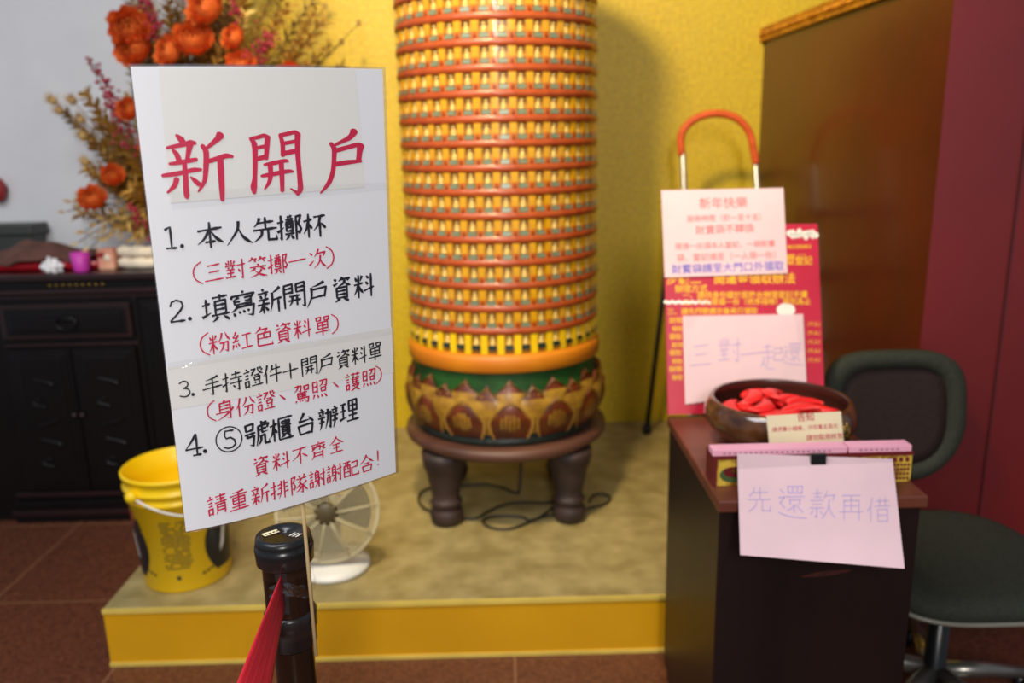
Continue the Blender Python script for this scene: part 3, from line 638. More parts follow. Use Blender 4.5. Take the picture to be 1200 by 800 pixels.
for k in range(4): mb.grid(lambda s, t: bpt(fa+.52+.1*k+.07*s, .048+.008*t+.004*k, .0008), 2, 1)
for k in range(3): mb.grid(lambda s, t: bpt(fa-.78+.1*k+.07*s, .07+.008*t-.006*k, .0008), 2, 1)
mb.build('label_print', bk, normals=False)
hp = []
for i in range(25):
    a = fa+1.05-pi/2+ (i/24)*pi; q = i/24*pi
    hp.append(BC+Vector((0, 0, .325))+Vector((cos(-.5), sin(-.5), 0))*sin(q)*.172+Vector((-sin(-.5), cos(-.5), 0))*(-cos(q))*.162+Vector((0, 0, -.075*sin(q))))
mb = MB().m('white_plastic').tube(hp, .0035, 8); mb.m('white_plastic').tube(hp[10:16], .008, 10); mb.build('handle', bk)
for i in (0, -1):
    mb = MB().m('bucket').ball(hp[i], .02, 2, (1, 1, 1)); mb.build('handle_lug', bk)

# ================================================================== desk fan
FC = Vector((-.575, 2.40, PH)); hub = Vector((-.575, 2.37, .393))
fan = thing('electric_fan', FC, 'small cream electric fan on the platform behind the belt post', 'fan')
mb = MB().m('white_plastic').lathe([(.01, 0), (.112, 0), (.118, .006), (.114, .016), (.09, .026), (.05, .036), (.03, .05), (.01, .05)], FC, 40); mb.build('base', fan)
ax = Vector((.10, -.97, .22)).normalized()
mb = MB().m('fan_plastic').tube([FC+Vector((0, .02, .04)), FC+Vector((0, .06, .10)), hub+Vector((0, .085, -.03))], [.022, .02, .018], 14); mb.build('neck', fan)
mb = MB().m('fan_plastic').lathe([(.01, -.12), (.04, -.115), (.05, -.09), (.048, -.04), (.03, -.035)], hub, 24, axis=ax); mb.build('motor_housing', fan)
qf = Vector((0, 0, 1)).rotation_difference(ax)
def fp(r, a, d): return hub+qf @ Vector((r*cos(a), r*sin(a), d))
mb = MB().m('fan_plastic')
for r_ in [.042+.0105*k for k in range(11)]:
    d = .028-.03*(r_/.155)**2*.9
    mb.tube([fp(r_, 2*pi*k/40, d) for k in range(40)], .0021, 6, closed=True)
for k in range(10):
    a = 2*pi*k/10+.2; mb.tube([fp(r_, a, .030-.03*(r_/.155)**2*.9) for r_ in (.03, .07, .11, .155)], .0028, 6)
mb.build('front_grille', fan)
mb = MB().m('fan_plastic')
for r_ in (.06, .09, .12, .145): mb.tube([fp(r_, 2*pi*k/40, -.05+.03*(r_/.155)**2) for k in range(40)], .0014, 5, closed=True)
for k in range(16):
    a = 2*pi*k/16; mb.tube([fp(.04, a, -.05), fp(.10, a, -.04), fp(.155, a, -.012)], .0016, 5)
mb.build('rear_grille', fan)
mb = MB().m('fan_plastic').tube([fp(.157, 2*pi*k/48, -.004) for k in range(48)], .006, 8, closed=True); mb.build('rim', fan)
mb = MB().m('fan_blade').lathe([(.001, .034), (.026, .033), (.034, .026), (.034, .016), (.01, .014)], hub, 24, axis=ax); mb.build('hub', fan)
for k in range(3):
    a0 = 2*pi*k/3
    mb = MB().m('fan_blade'); mb.grid(lambda s, t: fp(.02+.115*s, a0+(t-.5)*(1.1+.4*s)+.35*s, -.014+.022*(t-.5)), 8, 8)
    solidify(mb.build('blade', fan), .002)

# ================================================================== dark side cabinet
CX0, CX1, CY0, CY1 = -2.06, -1.255, 3.19, 3.66
cab = thing('side_cabinet', ((CX0+CX1)/2, (CY0+CY1)/2, 0), 'nearly black carved wooden side cabinet by the white wall', 'cabinet')
mb = MB().m('dark_wood').box(CX0, CX1, CY0+.012, CY1, .09, .985); mb.build('body', cab)
mb = MB().m('edge_wood').box(CX0-.03, CX1+.02, CY0-.03, CY1, 1.018, 1.045, .006); mb.m('dark_wood').box(CX0-.01, CX1+.01, CY0-.012, CY1, .985, 1.018, .004); mb.m('edge_wood').box(CX0-.018, CX1+.014, CY0-.018, CY1, .965, .985, .004)
mb.m('brass')
for k in range(9): mb.ball((-1.78+.016*k*1.6, CY0-.012, 1.0), .008, 1, (1.2, .3, .8))
mb.build('worktop', cab)
mb = MB().m('dark_wood').box(CX0-.005, CX1+.005, CY0-.005, CY1, .055, .09, .004); mb.m('edge_wood').box(CX0-.02, CX1+.012, CY0-.02, CY1, .03, .055, .004); mb.m('dark_wood').box(CX0-.01, CX1+.006, CY0-.01, CY1, 0, .03)
mb.m('edge_wood').box(CX0, CX1, CY0-.002, CY0+.02, .11, .128, .003)
mb.build('plinth', cab)
mb = MB().m('edge_wood').box(CX0, CX1, CY0-.002, CY0+.02, .945, .960, .003); mb.box(-2.0, -1.47, CY0-.004, CY0+.02, .752, .766, .003); mb.m('dark_wood').box(-1.475, -1.455, CY0-.002, CY0+.02, .13, .945, .003); mb.build('rail', cab)
def panel(x0, x1, z0, z1, name, rimk='edge_wood'):
    mb = MB().m(rimk).box(x0, x1, CY0-.006, CY0+.014, z0, z1, .004)
    mb.m('dark_wood').box(x0+.018, x1-.018, CY0-.010, CY0+.01, z0+.016, z1-.016, .006)
    mb.m('dark_wood').box(x0+.04, x1-.04, CY0-.014, CY0+.01, z0+.032, z1-.032, .006)
    return mb
mb = panel(-2.0, -1.485, .785, .925, 'drawer'); dr = mb.build('drawer', cab)
cx = -1.735
mb = MB().m('dark_wood').tube([Vector((cx+.04*cos(a), CY0-.02, .85+.026*sin(a))) for a in [2*pi*k/20 for k in range(20)]], .005, 8, closed=True); mb.m('dark_wood').ball((cx, CY0-.016, .865), .022, 2, (1.3, .4, .6)); mb.build('handle', dr)
for x0, x1 in ((-2.0, -1.745), (-1.740, -1.485)):
    mb = panel(x0, x1, .14, .745, 'door', 'dark_wood')
    mx = (x0+x1)/2
    for k in range(5):
        pts = [Vector((mx+.045*sin(a*1.0+k)*(1 if k % 2 else -1), CY0-.017, .25+.085*k+.035*a/3)) for a in [q*.5 for q in range(7)]]
        mb.m('dark_wood').tube(smooth_path(pts, 3), .006, 6)
    d = mb.build('door', cab)
    kx = x1-.014 if x0 < -1.9 else x0+.014
    mb = MB().m('edge_wood').ball((kx, CY0-.018, .47), .011, 2); mb.build('knob', d)
mb = MB().m('dark_wood').box(-2.5, CX0, CY0+.02, CY1, .0, .985); mb.m('edge_wood').box(-2.5, CX0-.03, CY0-.03, CY1, 1.018, 1.045, .004); mb.build('side_bay', cab)
mb = panel(-1.45, -1.265, .14, .935, 'side', 'dark_wood'); mb.build('side_panel', cab)

# things on the cabinet
TZ = 1.045
mb = MB().m('tray'); tcx, tcy = -1.86, 3.40
def tr(s, t): a = 2*pi*s; return a
prof = [(.0, 0), (.9, 0), (1, .2), (1.04, 1), (1.0, 1), (.95, .3), (.9, .16), (0, .16)]
rings = []
for r_, z in prof:
    ring = []
    for k in range(40):
        a = 2*pi*k/40; e = (abs(cos(a))**4+abs(sin(a))**4)**-.25
        ring.append(mb.bm.verts.new((tcx+.26*r_*e*cos(a), tcy+.13*r_*e*sin(a), TZ+.001+.032*z)))
    rings.append(ring)
for j in range(len(rings)-1):
    for k in range(40): mb.face((rings[j][k], rings[j][(k+1) % 40], rings[j+1][(k+1) % 40], rings[j+1][k]), True)
mb.build('tray', label='red lacquer tray under a brown cloth on the cabinet', cat='tray')
mb = MB().m('cloth')
def clothf(s, t):
    x = -2.10+.39*s; y = 3.24+.28*t
    z = TZ+.050+.058*math.exp(-((s-.42)/.34)**2-((t-.6)/.4)**2)+.006*sin(s*17+t*5)+.005*sin(t*19-s*6)
    if t < .25 and .18 < s < .58: z -= .018*(1-t/.25)*(1-abs(s-.36)/.25 if abs(s-.36) < .25 else 0)
    if s > .7: z -= .012*(s-.7)/.3
    return Vector((x, y+.012*sin(s*9), z))
mb.grid(clothf, 40, 24); o = solidify(mb.build('cloth', label='crumpled brown cloth lying over the red tray', cat='cloth'), .006)
mb = MB().m('tissue'); tp = atZ(64, 309, TZ+.025); tp.y = max(tp.y, 3.21); 
tp = atY(64, 303, 3.23)
mb.ball((tp.x, 3.205, TZ+.024), .038, 4, (1.05, .75, .72))
for v in mb.bm.verts:
    d = v.co-Vector((tp.x, 3.205, TZ+.024)); n = sin(d.x*190+d.z*90)*sin(d.z*170+1)*sin(d.y*150+d.x*60); v.co += d.normalized()*n*.011
    if d.z > .012: v.co.z += max(0, .02-abs(d.x+.004)*1.4)*.6
    v.co.z = max(v.co.z, TZ)
mb.build('tissue', label='crumpled white tissue beside the magenta cup on the cabinet', cat='tissue')
cp = atY(94, 302, 3.24)
mb = MB().m('magenta').lathe([(.001, 0), (.028, 0), (.030, .004), (.036, .075), (.033, .075), (.027, .008), (.001, .006)], (cp.x, 3.24, TZ), 32); mb.build('cup', label='small magenta cup on the cabinet under the gold leaves', cat='cup')
bp_ = atY(124, 292, 3.26)
mb = MB().m('peach').box(bp_.x-.035, bp_.x+.03, 3.25, 3.31, TZ, TZ+.085, .008); mb.m('knob_red').box(bp_.x-.0355, bp_.x-.005, 3.249, 3.252, TZ+.05, TZ+.07); mb.m('bundle').ball((bp_.x+.004, 3.25, TZ+.05), .014, 2, (1, .2, 1)); mb.build('gift_box', label='small peach box beside the magenta cup on the cabinet', cat='box')
bx = atY(155, 295, 3.28).x
for k, (dz, w_, lab) in enumerate(((0, .062, 'rolled cream bundle lowest of two on the cabinet edge near the sign'), (.045, .058, 'rolled cream bundle lying on top of another behind the sign'))):
    mb = MB().m('bundle')
    pts = [Vector((bx-.055+.19*q/10, 3.27+.012*sin(q), TZ+.0235+dz+.003*sin(q*1.7))) for q in range(11)]
    mb.tube(pts, [.014]+[.0225+.0015*sin(q*2.1) for q in range(9)]+[.014], 14); mb.build('cloth_roll', label=lab, cat='bundle')
px_ = atY(4, 285, 3.42)
mb = MB().m('pot').box(px_.x-.16, px_.x+.055, 3.36, 3.5, TZ+.001, TZ+.012, .003)
mb = MB().m('pot').hexa([(px_.x-.15, 3.54, TZ), (px_.x+.045, 3.54, TZ), (px_.x+.045, 3.64, TZ), (px_.x-.15, 3.64, TZ)], [(px_.x-.155, 3.535, TZ+.12), (px_.x+.05, 3.535, TZ+.12), (px_.x+.05, 3.645, TZ+.12), (px_.x-.155, 3.645, TZ+.12)], .006)
mb.box(px_.x-.18, px_.x+.066, 3.52, 3.66, TZ+.12, TZ+.165, .008); mb.build('incense_burner', label='dark grey square burner with flared rim at the back of the cabinet', cat='burner')
kp = atY(-2, 222, 3.66)
mb = MB().m('knob_red').ball((kp.x, 3.655, kp.z), .045, 3, (.8, .7, 1.25)); mb.m('dark_wood').lathe([(.02, 0), (.03, .006), (.01, .05)], (kp.x, WY-.03, kp.z), 16, axis=(0, -1, 0)); mb.build('wall_ornament', label='dark red oval ornament on the white wall at the left edge', cat='ornament')

# ================================================================== flower arrangement
FA = Vector((-1.34, 3.40, TZ))
fl = thing('flower_arrangement', FA, 'large dried flower arrangement of gold leaves and orange roses on the cabinet', 'flowers')
mb = MB().m('vase').lathe([(.02, 0), (.075, 0), (.08, .008), (.06, .02), (.075, .06), (.10, .12), (.095, .17), (.06, .20), (.065, .22), (.05, .22), (.05, .05), (.01, .04)], FA, 32); mb.build('vase', fl)
root = FA+Vector((0, 0, .16))
region = [(155, -60), (130, 40), (140, 95), (70, 105), (52, 130), (90, 195), (80, 245), (85, 285), (170, 300), (300, 290), (400, 180), (415, 60), (390, -10), (370, -80)]
def inside(x, y):
    c = False; n = len(region)
    for i in range(n):
        (x1, y1), (x2, y2) = region[i], region[i-1]
        if (y1 > y) != (y2 > y) and x < (x2-x1)*(y-y1)/(y2-y1)+x1: c = not c
    return c
def leafy(mb, path, leaf, n, key, wf=.32, droop=0):
    """a stem with narrow folded leaves on both sides"""
    mb.m('stem').tube(path, .0022, 5)
    mb.m(key)
    L = len(path)-1
    for k in range(n):
        q = .12+.88*k/max(n-1, 1); i = min(int(q*L), L-1); f = q*L-i
        p = path[i].lerp(path[i+1], f); d = (path[i+1]-path[i]).normalized()
        a = k*2.4; side = d.orthogonal().normalized(); side = Matrix.Rotation(a, 3, d) @ side
        ld = (d*.65+side*.9+Vector((0, 0, -droop))).normalized(); nn = ld.cross(d).normalized(); up = nn.cross(ld)
        l = leaf*(.75+.5*rnd.random())*(1-.3*q)
        a0, a1 = p, p+ld*l; m_ = p+ld*l*.5; w_ = l*wf*.5
        v = mb.verts([a0, m_+nn*w_+up*w_*.4, a1, m_-nn*w_+up*w_*.4, m_])
        mb.face((v[0], v[4], v[1])); mb.face((v[4], v[2], v[1])); mb.face((v[0], v[3], v[4])); mb.face((v[4], v[3], v[2]))
def arc(p0, p1, n=7, sag=.05):
    mid = (p0+p1)/2+Vector((0, 0, sag)); out = []
    for k in range(n+1):
        t = k/n; out.append(p0*(1-t)**2+mid*2*t*(1-t)+p1*t*t)
    return out
cnt = 0; frr = random.Random(21)
while cnt < 92:
    q_ = frr.random()
    x, y = (frr.uniform(60, 175), frr.uniform(60, 300)) if q_ < .38 else (frr.uniform(140, 418), frr.uniform(-60, 80)) if q_ < .78 else (frr.uniform(50, 425), frr.uniform(-80, 300))
    if not inside(x, y): continue
    Y = frr.uniform(3.24, 3.6); tip = atY(x, y, Y)
    if tip.z < TZ+.10: continue
    d = tip-root; start = root+d*max(0, 1-.42/d.length)+Vector((frr.uniform(-.05, .05), frr.uniform(-.03, .03), frr.uniform(-.05, .02)))
    key = frr.choice(['gold_leaf', 'gold_leaf', 'gold_leaf2', 'brown_leaf'])
    mb = MB(); leafy(mb, arc(start, tip, 6, .03), frr.uniform(.045, .075), 56, key, frr.uniform(.35, .65)); mb.build('gold_leaf_spray', fl, normals=False); cnt += 1
for x, y in ((62, 118), (70, 130), (85, 118), (95, 140), (110, 205), (100, 190), (420, 28), (400, 50), (385, 62), (372, 30), (380, 8), (98, 160), (120, 240), (95, 235)):   # fluffy dried heads
    Y = 3.33 if x < 200 else 3.5; c = atY(x, y, Y)
    mb = MB().m('straw'); R_ = .045 if x < 200 else .022
    out = (c-root).normalized()
    for k in range(70):
        v = Vector((frr.gauss(0, 1), frr.gauss(0, 1), frr.gauss(0, 1))).normalized(); v = (v+out*.7).normalized()
        n_ = v.orthogonal().normalized()*.0016; e = c+v*R_*frr.uniform(.7, 1.1)
        mb.poly([c-n_, c+n_, e+n_*.4]); 
    mb.ball(c, R_*.36, 2); mb.m('stem').tube(arc(root+(c-root)*.45, c, 5, .02), .0018, 5)
    mb.build('dried_seed_head', fl, normals=False)
def rose_mesh():
    mb = MB().m('rose')
    for k in range(30):
        ring = k//6; a = k*2.399; R_ = .30+.16*ring; top = .30+.25*ring
        def fn(s, t):
            u = (s-.5)*2; b_ = a+u*.85
            th = pi*.96+(top-pi*.96)*t*(1-.10*u*u)
            r_ = R_*(1+.13*sin(7*u+k*1.3)*t*t+.30*t**3)
            return Vector((r_*sin(th)*cos(b_), r_*sin(th)*sin(b_), r_*cos(th)*.9+.11*sin(6*u+k*2)*t*t))
        mb.grid(fn, 7, 6)
    o = mb.build('orange_rose', fl, normals=False); return o
proto = None
roses = [(152, 33, 21), (155, 56, 19), (197, 60, 16), (226, 46, 20), (240, 8, 20), (273, 44, 13), (282, 74, 15), (108, 232, 15), (150, 128, 12), (132, 205, 12), (230, 130, 18), (300, 150, 17), (250, 220, 18), (180, 170, 16), (340, 90, 15), (320, -30, 18), (200, -35, 17)]
for x, y, r_ in roses:
    hid = 160 < x and 90 < y
    c = atY(x, y, 3.22 if not hid else 3.3)
    if proto is None:
        proto = rose_mesh(); o = proto
    else:
        o = proto.copy(); COL.objects.link(o); o.parent = fl
    k = r_*3.35/FPX/1.15
    o.location = c-FA; d = (Vector((frr.uniform(-.5, .5), -1, frr.uniform(.1, .9)))).normalized()
    o.rotation_euler = d.to_track_quat('Z', 'Y').to_euler(); o.scale = (k, k, k)
# rose mesh was made around the world origin: move its data back to the flower head's own origin
for v in proto.data.vertices: v.co += FA
for a, b_ in (((102, 66), (150, 165)), ((110, 75), (158, 150)), ((163, -5), (185, 35)), ((172, 0), (188, 50)), ((312, 36), (290, 76)), ((322, 40), (300, 74)), ((265, -10), (285, 25)), ((150, 240), (175, 275)), ((120, 110), (155, 180))):
    p0, p1 = atY(*b_, 3.24), atY(*a, 3.22)
    mb = MB().m('stem').tube([root+(p0-root)*.5, p0, p1], .002, 5); mb.m('berry')
    for k in range(34):
        q = frr.random(); c = p0.lerp(p1, q)+Vector((frr.gauss(0, 1), frr.gauss(0, .8), frr.gauss(0, 1)))*.016*(1.15-q*.8)
        mb.ball(c, frr.uniform(.0055, .0085), 1)
    mb.build('berry_spray', fl, normals=False)
for a in ((78, 248), (92, 284), (100, 270), (115, 262), (128, 276), (142, 268), (106, 290), (150, 255), (160, 275), (86, 236)):   # long gold leaves at the foot
    tip = atY(*a, 3.20); mb = MB(); leafy(mb, arc(root+Vector((-.02, -.03, .05)), tip, 6, .07), .075, 12, 'gold_leaf2', .26, .25); mb.build('long_gold_leaf', fl, normals=False)

# ================================================================== step ladder with orange grip
LY = 3.40
ladder = thing('step_ladder', (.88, 3.3, PH), 'folding step ladder with orange grip behind the red notice board', 'ladder')
lf, rf = atZ(758, 507, PH+.002), None
hl = atY(800, 178, LY); hr = atY(886, 192, LY)
arcp = [atY(x, y, LY) for x, y in ((799, 182), (798, 160), (806, 146), (822, 136), (843, 133), (864, 139), (878, 155), (883, 175), (886, 192))]
mb = MB().m('orange_foam').tube(smooth_path(arcp, 4), .0155, 12); mb.build('grip', ladder)
fl0, fr0 = Vector((.72, 3.02, PH)), Vector((1.06, 3.02, PH))
for a, b_ in ((hl, fl0), (hr, fr0)):
    mid = a.lerp(b_, .12); mid.x = a.x+(b_.x-a.x)*.04
    mb = MB().m('silver').tube(smooth_path([a, mid, b_+Vector((0, 0, .02))], 6), .0125, 10); r_ = mb.build('front_rail', ladder)
    mb = MB().m('rubber').lathe([(.01, 0), (.02, 0), (.02, .03), (.014, .035)], b_, 14); mb.build('rubber_foot', r_)
rl = lf.copy(); rr_ = Vector((1.08, lf.y, PH))
tl, tr2 = Vector((hl.x-.02, LY+.05, 1.22)), Vector((hr.x+.02, LY+.05, 1.22))
for a, b_ in ((tl, rl), (tr2, rr_)):
    mb = MB().m('dark_metal').tube([a, b_+Vector((0, 0, .02))], .012, 10); r_ = mb.build('rear_leg', ladder)
    mb = MB().m('rubber').lathe([(.01, 0), (.021, 0), (.021, .035), (.013, .04)], Vector((b_.x, b_.y, PH)), 14); mb.build('rubber_foot', r_)
for k, z in enumerate((.44, .70, .96, 1.2)):
    f = (z-PH)/(1.52-PH); y = 3.02+(LY-3.02)*f; x0 = .72+(hl.x-.72)*f; x1 = 1.06+(hr.x-1.06)*f
    mb = MB().m('dark_metal').box(x0, x1, y-.06, y+.08, z-.015, z+.012, .006); mb.build('step', ladder)

# ================================================================== kiosk
kz = .786
kio = thing('wooden_pedestal', (.635, 1.8, 0), 'dark brown wooden pedestal carrying the bowl and notices', 'pedestal')
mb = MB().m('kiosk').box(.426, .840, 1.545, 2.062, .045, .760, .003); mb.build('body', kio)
mb = MB().m('red_streak'); mb.grid(lambda s, t: Vector((.60+.11*s, 1.5446, .605+.012*(t-.5)*sin(pi*s)+.012*s)), 10, 2); mb.build('reddish_patch', kio, normals=False)  # thin lens-shaped reddish streak on the front face
mb = MB().m('kiosk').box(.434, .832, 1.56, 2.05, 0, .045); mb.build('plinth', kio)
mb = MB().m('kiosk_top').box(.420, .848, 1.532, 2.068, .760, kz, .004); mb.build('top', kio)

# red notice board on the rear edge of the pedestal
A = atY(783, 487, 2.045); A.z = kz+.001
Nb = Vector((0, -1, .34)).normalized()
bm0 = plane_map(A, Nb, 0); bmF = plane_map(A, Nb, .0006); bm2 = plane_map(A, Nb, .004); bm3 = plane_map(A, Nb, .0046)
board = thing('notice_board', A+Vector((.19, 0, 0)), 'crimson notice board with yellow writing, leaning behind the bowl', 'notice board')
def sheet(quad, U, key, name, parent, t, nx=1, ny=1, **kw):
    mb = MB().m(key); (a, b, c, d) = [Vector((*q, 0)) for q in quad]
    def f(s, v): p = a.lerp(b, s).lerp(d.lerp(c, s), v); return U(p.x, p.y)
    mb.grid(f, nx, ny, False); o = mb.build(name, parent, normals=False, **kw)
    n = o.data.polygons[0].normal
    wc = root_loc(parent) if parent else Vector(o.location)
    solidify(o, t, -1 if n.dot(CAM-wc) > 0 else 1); return o
sheet([(778, 263), (958, 262), (967, 482), (783, 485.5)], bm0, 'crimson_board', 'panel', board, .012)
mb = MB().m('yellow_ink')
lines = [('步驟一　辦理新春財寶袋領取登記', 796, 310, 952, 309), ('步驟二　開運金領取辦法', 781, 332, 932, 331), ('辦理方式', 791, 342, 829, 341.3), ('一、請持身份證於服務台辦理登記手續', 800, 349, 946, 348), ('二、每人限領一份（依序排隊）領完為止', 800, 357, 950, 356), ('三、請先擲筊請示後再行領取', 782, 368, 888, 367)]
def printed(key, name, parent, U_, t, x0, y0, x1, y1, bold):
    mb = MB().m(key); typeset(mb, t, x0, y0, x1, y1, U_, bold); mb.build(name, parent, normals=False)
for l_ in lines: printed('yellow_ink', 'yellow_line', board, bmF, *l_, .012)
for k in range(8):
    y = 378+k*9.5
    typeset(mb, '領取' if k % 3 else '說明', 784+(k % 2)*3, y, 799+(k % 2)*1, y, bmF, .01)
mb.build('yellow_side_notes', board, normals=False); mb = MB().m('yellow_ink')
for k in range(5): typeset(mb, '（每人）', 943, 382+k*10.5, 961, 381.5+k*10.5, bmF, .01)
mb.build('yellow_side_notes', board, normals=False)
printed('yellow_ink', 'yellow_line', board, bmF, '登記領取辦法', 923, 291, 951, 290.5, .01); printed('yellow_ink', 'yellow_line', board, bmF, '辦理（二）', 921, 302, 944, 301.5, .01)
mb = MB().m('white_plastic')
def blob(cx, cy, rx, ry, U): mb.poly([U(cx+rx*cos(a), cy+ry*sin(a)) for a in [2*pi*k/20 for k in range(20)]])
blob(921, 363, 11, 8, bmF); mb.build('white_correction', board, normals=False); mb = MB().m('white_plastic')
for k in range(9): blob(925+k*3.9, 273+(k % 3)*1.2, 3.4, 3.6+(k % 2)*2, bmF)
mb.build('white_correction', board, normals=False); mb = MB().m('white_plastic')
for k in range(14): blob(780+k*3.9, 353.5+(k % 2), 2.3, 2.2, bmF)
mb.build('white_correction', board, normals=False)
mb = MB().m('dark_metal').box(A.x+.10, A.x+.28, 2.0695, 2.078, kz-.30, kz+.05, .002)
mb.m('dark_metal').tube([Vector((A.x+.19, 2.077, kz+.02)), bm0(872, 380)+Vector((0, .016, 0))], .006, 8); mb.build('rear_bracket', board)
notice = sheet([(775, 223), (918, 220), (923, 320), (779, 325)], bm2, 'pink_paper', 'paper_notice', None, .0012)
notice['label'] = 'pink paper with small red printed lines at the top of the crimson board'; notice['category'] = 'notice'
for t, x0, y0, x1, y1 in (('新年快樂', 819, 244, 876, 242), ('服務時間（初一至十五）', 805, 259.5, 892, 257), ('財寶袋不轉換', 815, 274, 884, 271), ('限領一份須本人登記，一袋財寶', 791, 292, 908, 288), ('袋、登記領至（一人限一份）', 793, 305.5, 909, 302)): printed('pale_red_ink', 'red_line', notice, bm3, t, x0, y0, x1, y1, .004)
printed('blue_ink', 'blue_line', notice, bm3, '財寶袋請至大門口外領取', 787, 320, 919, 315.5, .012)
handw = sheet([(800, 370), (941, 368), (945.5, 455), (803, 473.5)], bm2, 'pink_paper', 'paper_notice', None, .0012)
handw['label'] = 'pink paper with pale purple handwriting low on the crimson board, behind the bowl'; handw['category'] = 'notice'
mb = MB().m('purple_ink')
write(mb, '三對一起', (821, 855, 881, 905), (415.5, 410, 414, 417), 27, .055, bm3, lambda x: 0, -.02, True)
write(mb, '還', (929,), (415,), 24, .05, bm3, lambda x: 0, -.02, True)
mb.build('handwriting', handw, normals=False)
mb = MB().m('tape')
for q in ([(803, 368), (818, 366), (812, 384), (801, 386)], [(930, 366), (944, 372), (946, 420), (936, 400)]): mb.poly([plane_map(A, Nb, .0054)(*p) for p in q])
mb.build('tape_strip', handw, normals=False)

# ================================================================== bowl with moon blocks
BW = Vector((.645, 1.855, kz))
bowl = thing('bowl', BW, 'round brown glazed bowl full of red moon blocks on the pedestal', 'bowl')
mb = MB().m('glaze').lathe([(.01, 0), (.085, 0), (.092, .004), (.11, .008), (.15, .028), (.172, .055), (.176, .075), (.172, .095), (.165, .108), (.160, .113), (.153, .113)], BW, 64)
mb.m('glaze_in').lathe([(.153, .113), (.150, .108), (.155, .09), (.155, .06), (.13, .03), (.08, .018), (.001, .016)], BW, 64); mb.build('body', bowl)
mb = MB().m('brass')
def bo(a, z): return BW+Vector(((.1735+.003*sin((z-.03)/.06*pi))*cos(a), (.1735+.003*sin((z-.03)/.06*pi))*sin(a), z))
for st in (((.0, .085), (.05, .085)), ((.02, .095), (.02, .05)), ((.05, .085), (.05, .045)), ((-.01, .065), (.05, .066)), ((-.02, .09), (-.02, .06))):
    mb.tube([bo(-pi/2+.62+st[0][0]*1.6, st[0][1]), bo(-pi/2+.62+st[1][0]*1.6, st[1][1])], .0022, 6)
mb.build('gold_mark', bowl)
def moon_mesh():
    mb = MB().m('red_block')
    L_, T_ = .046, .013
    def fn(s, t):     # crescent: outline angle s, cross-section t
        a = -pi*.5*.98+pi*.98*s; w_ = .020*cos(a)**.8+.002 if abs(cos(a)) > 1e-3 else .002
        c = Vector((L_*sin(a), .024*cos(a)-.012, 0)); b_ = 2*pi*t
        r2 = w_*.75*cos(b_); z = T_*(.35+.65*cos(a))*(sin(b_) if sin(b_) > 0 else .12*sin(b_))
        return c+Vector((0, r2, z))
    mb.grid(fn, 18, 12)
    bmesh.ops.remove_doubles(mb.bm, verts=mb.bm.verts[:], dist=1e-5)
    return mb
mbp = moon_mesh(); moon0 = mbp.build('moon_block')
off = Vector(moon0.location)
for v in moon0.data.vertices: v.co += off
mr = random.Random(5); first = True; spots = []
def cres(px, py, rz):
    out = []
    for q in (-1.2, -.6, 0, .6, 1.2):
        x, y = .05*sin(q), .03*cos(q)-.014; out.append(Vector((px+x*cos(rz)-y*sin(rz), py+x*sin(rz)+y*cos(rz))))
    return out
for lay in range(6):
    lay_pts = []; rad = (.058, .088, .108, .118, .118, .100)[lay]
    for _ in range(5000):
        g = mr.random()**.5*rad; a = mr.uniform(0, 2*pi); rz = mr.uniform(0, 2*pi); cr = cres(g*cos(a), g*sin(a), rz)
        if max(p.length for p in cr) > rad+.012: continue
        if any((p-q).length < .025 for o_ in lay_pts for p in cr for q in o_): continue
        lay_pts.append(cr); spots.append((g*cos(a), g*sin(a), rz, lay))
for k, (x, y, rz, lay) in enumerate(spots):
    if k == 0: o = moon0
    else: o = moon0.copy(); COL.objects.link(o)
    o.location = (BW.x+x, BW.y+y, kz+.027+lay*.0145)
    t_ = .10 if lay < 5 else .16
    o.rotation_euler = (mr.uniform(-t_, t_), mr.uniform(-t_, t_), rz); o.scale = (1.0, 1.25, .88)
    o['label'] = 'red crescent moon block lying in the brown bowl'; o['category'] = 'moon block'; o['group'] = 'red moon blocks in the bowl'

# display box, pads, card
bxo = thing('display_box', (.635, 1.632, kz), 'long narrow gold and maroon printed box along the front of the pedestal', 'box')
mb = MB().m('box_gold').box(.427, .845, 1.605, 1.665, kz, kz+.066, .002)
mb.m('box_red').box(.426, .846, 1.604, 1.666, kz+.060, kz+.067); mb.box(.426, .434, 1.603, 1.666, kz, kz+.06)
mb.build('body', bxo)
mb = MB().m('box_red')
def bx_(x, z, e=.0006): return Vector((x, 1.605-e, z))
def ell(cx, cz, rx, rz, e): mb.poly([bx_(cx+rx*cos(a), cz+rz*sin(a), e) for a in [2*pi*k/24 for k in range(24)]])
mb.m('box_green'); ell(.466, kz+.026, .026, .017, .0006); mb.m('box_red'); ell(.470, kz+.032, .022, .012, .0009); mb.m('brass'); ell(.474, kz+.035, .010, .005, .0012)
mb.m('box_red')
for k in range(26): mb.poly([bx_(x, z) for x, z in ((.505+k*.013, kz+.046), (.513+k*.013, kz+.046), (.513+k*.013, kz+.056), (.505+k*.013, kz+.056))])
for k in range(4):
    for j in range(5):
        x, z = .806+j*.0072, kz+.036-k*.010; mb.poly([bx_(x, z), bx_(x+.005, z), bx_(x+.005, z+.006), bx_(x, z+.006)])
mb.build('printed_picture', bxo, normals=False)
pads = []
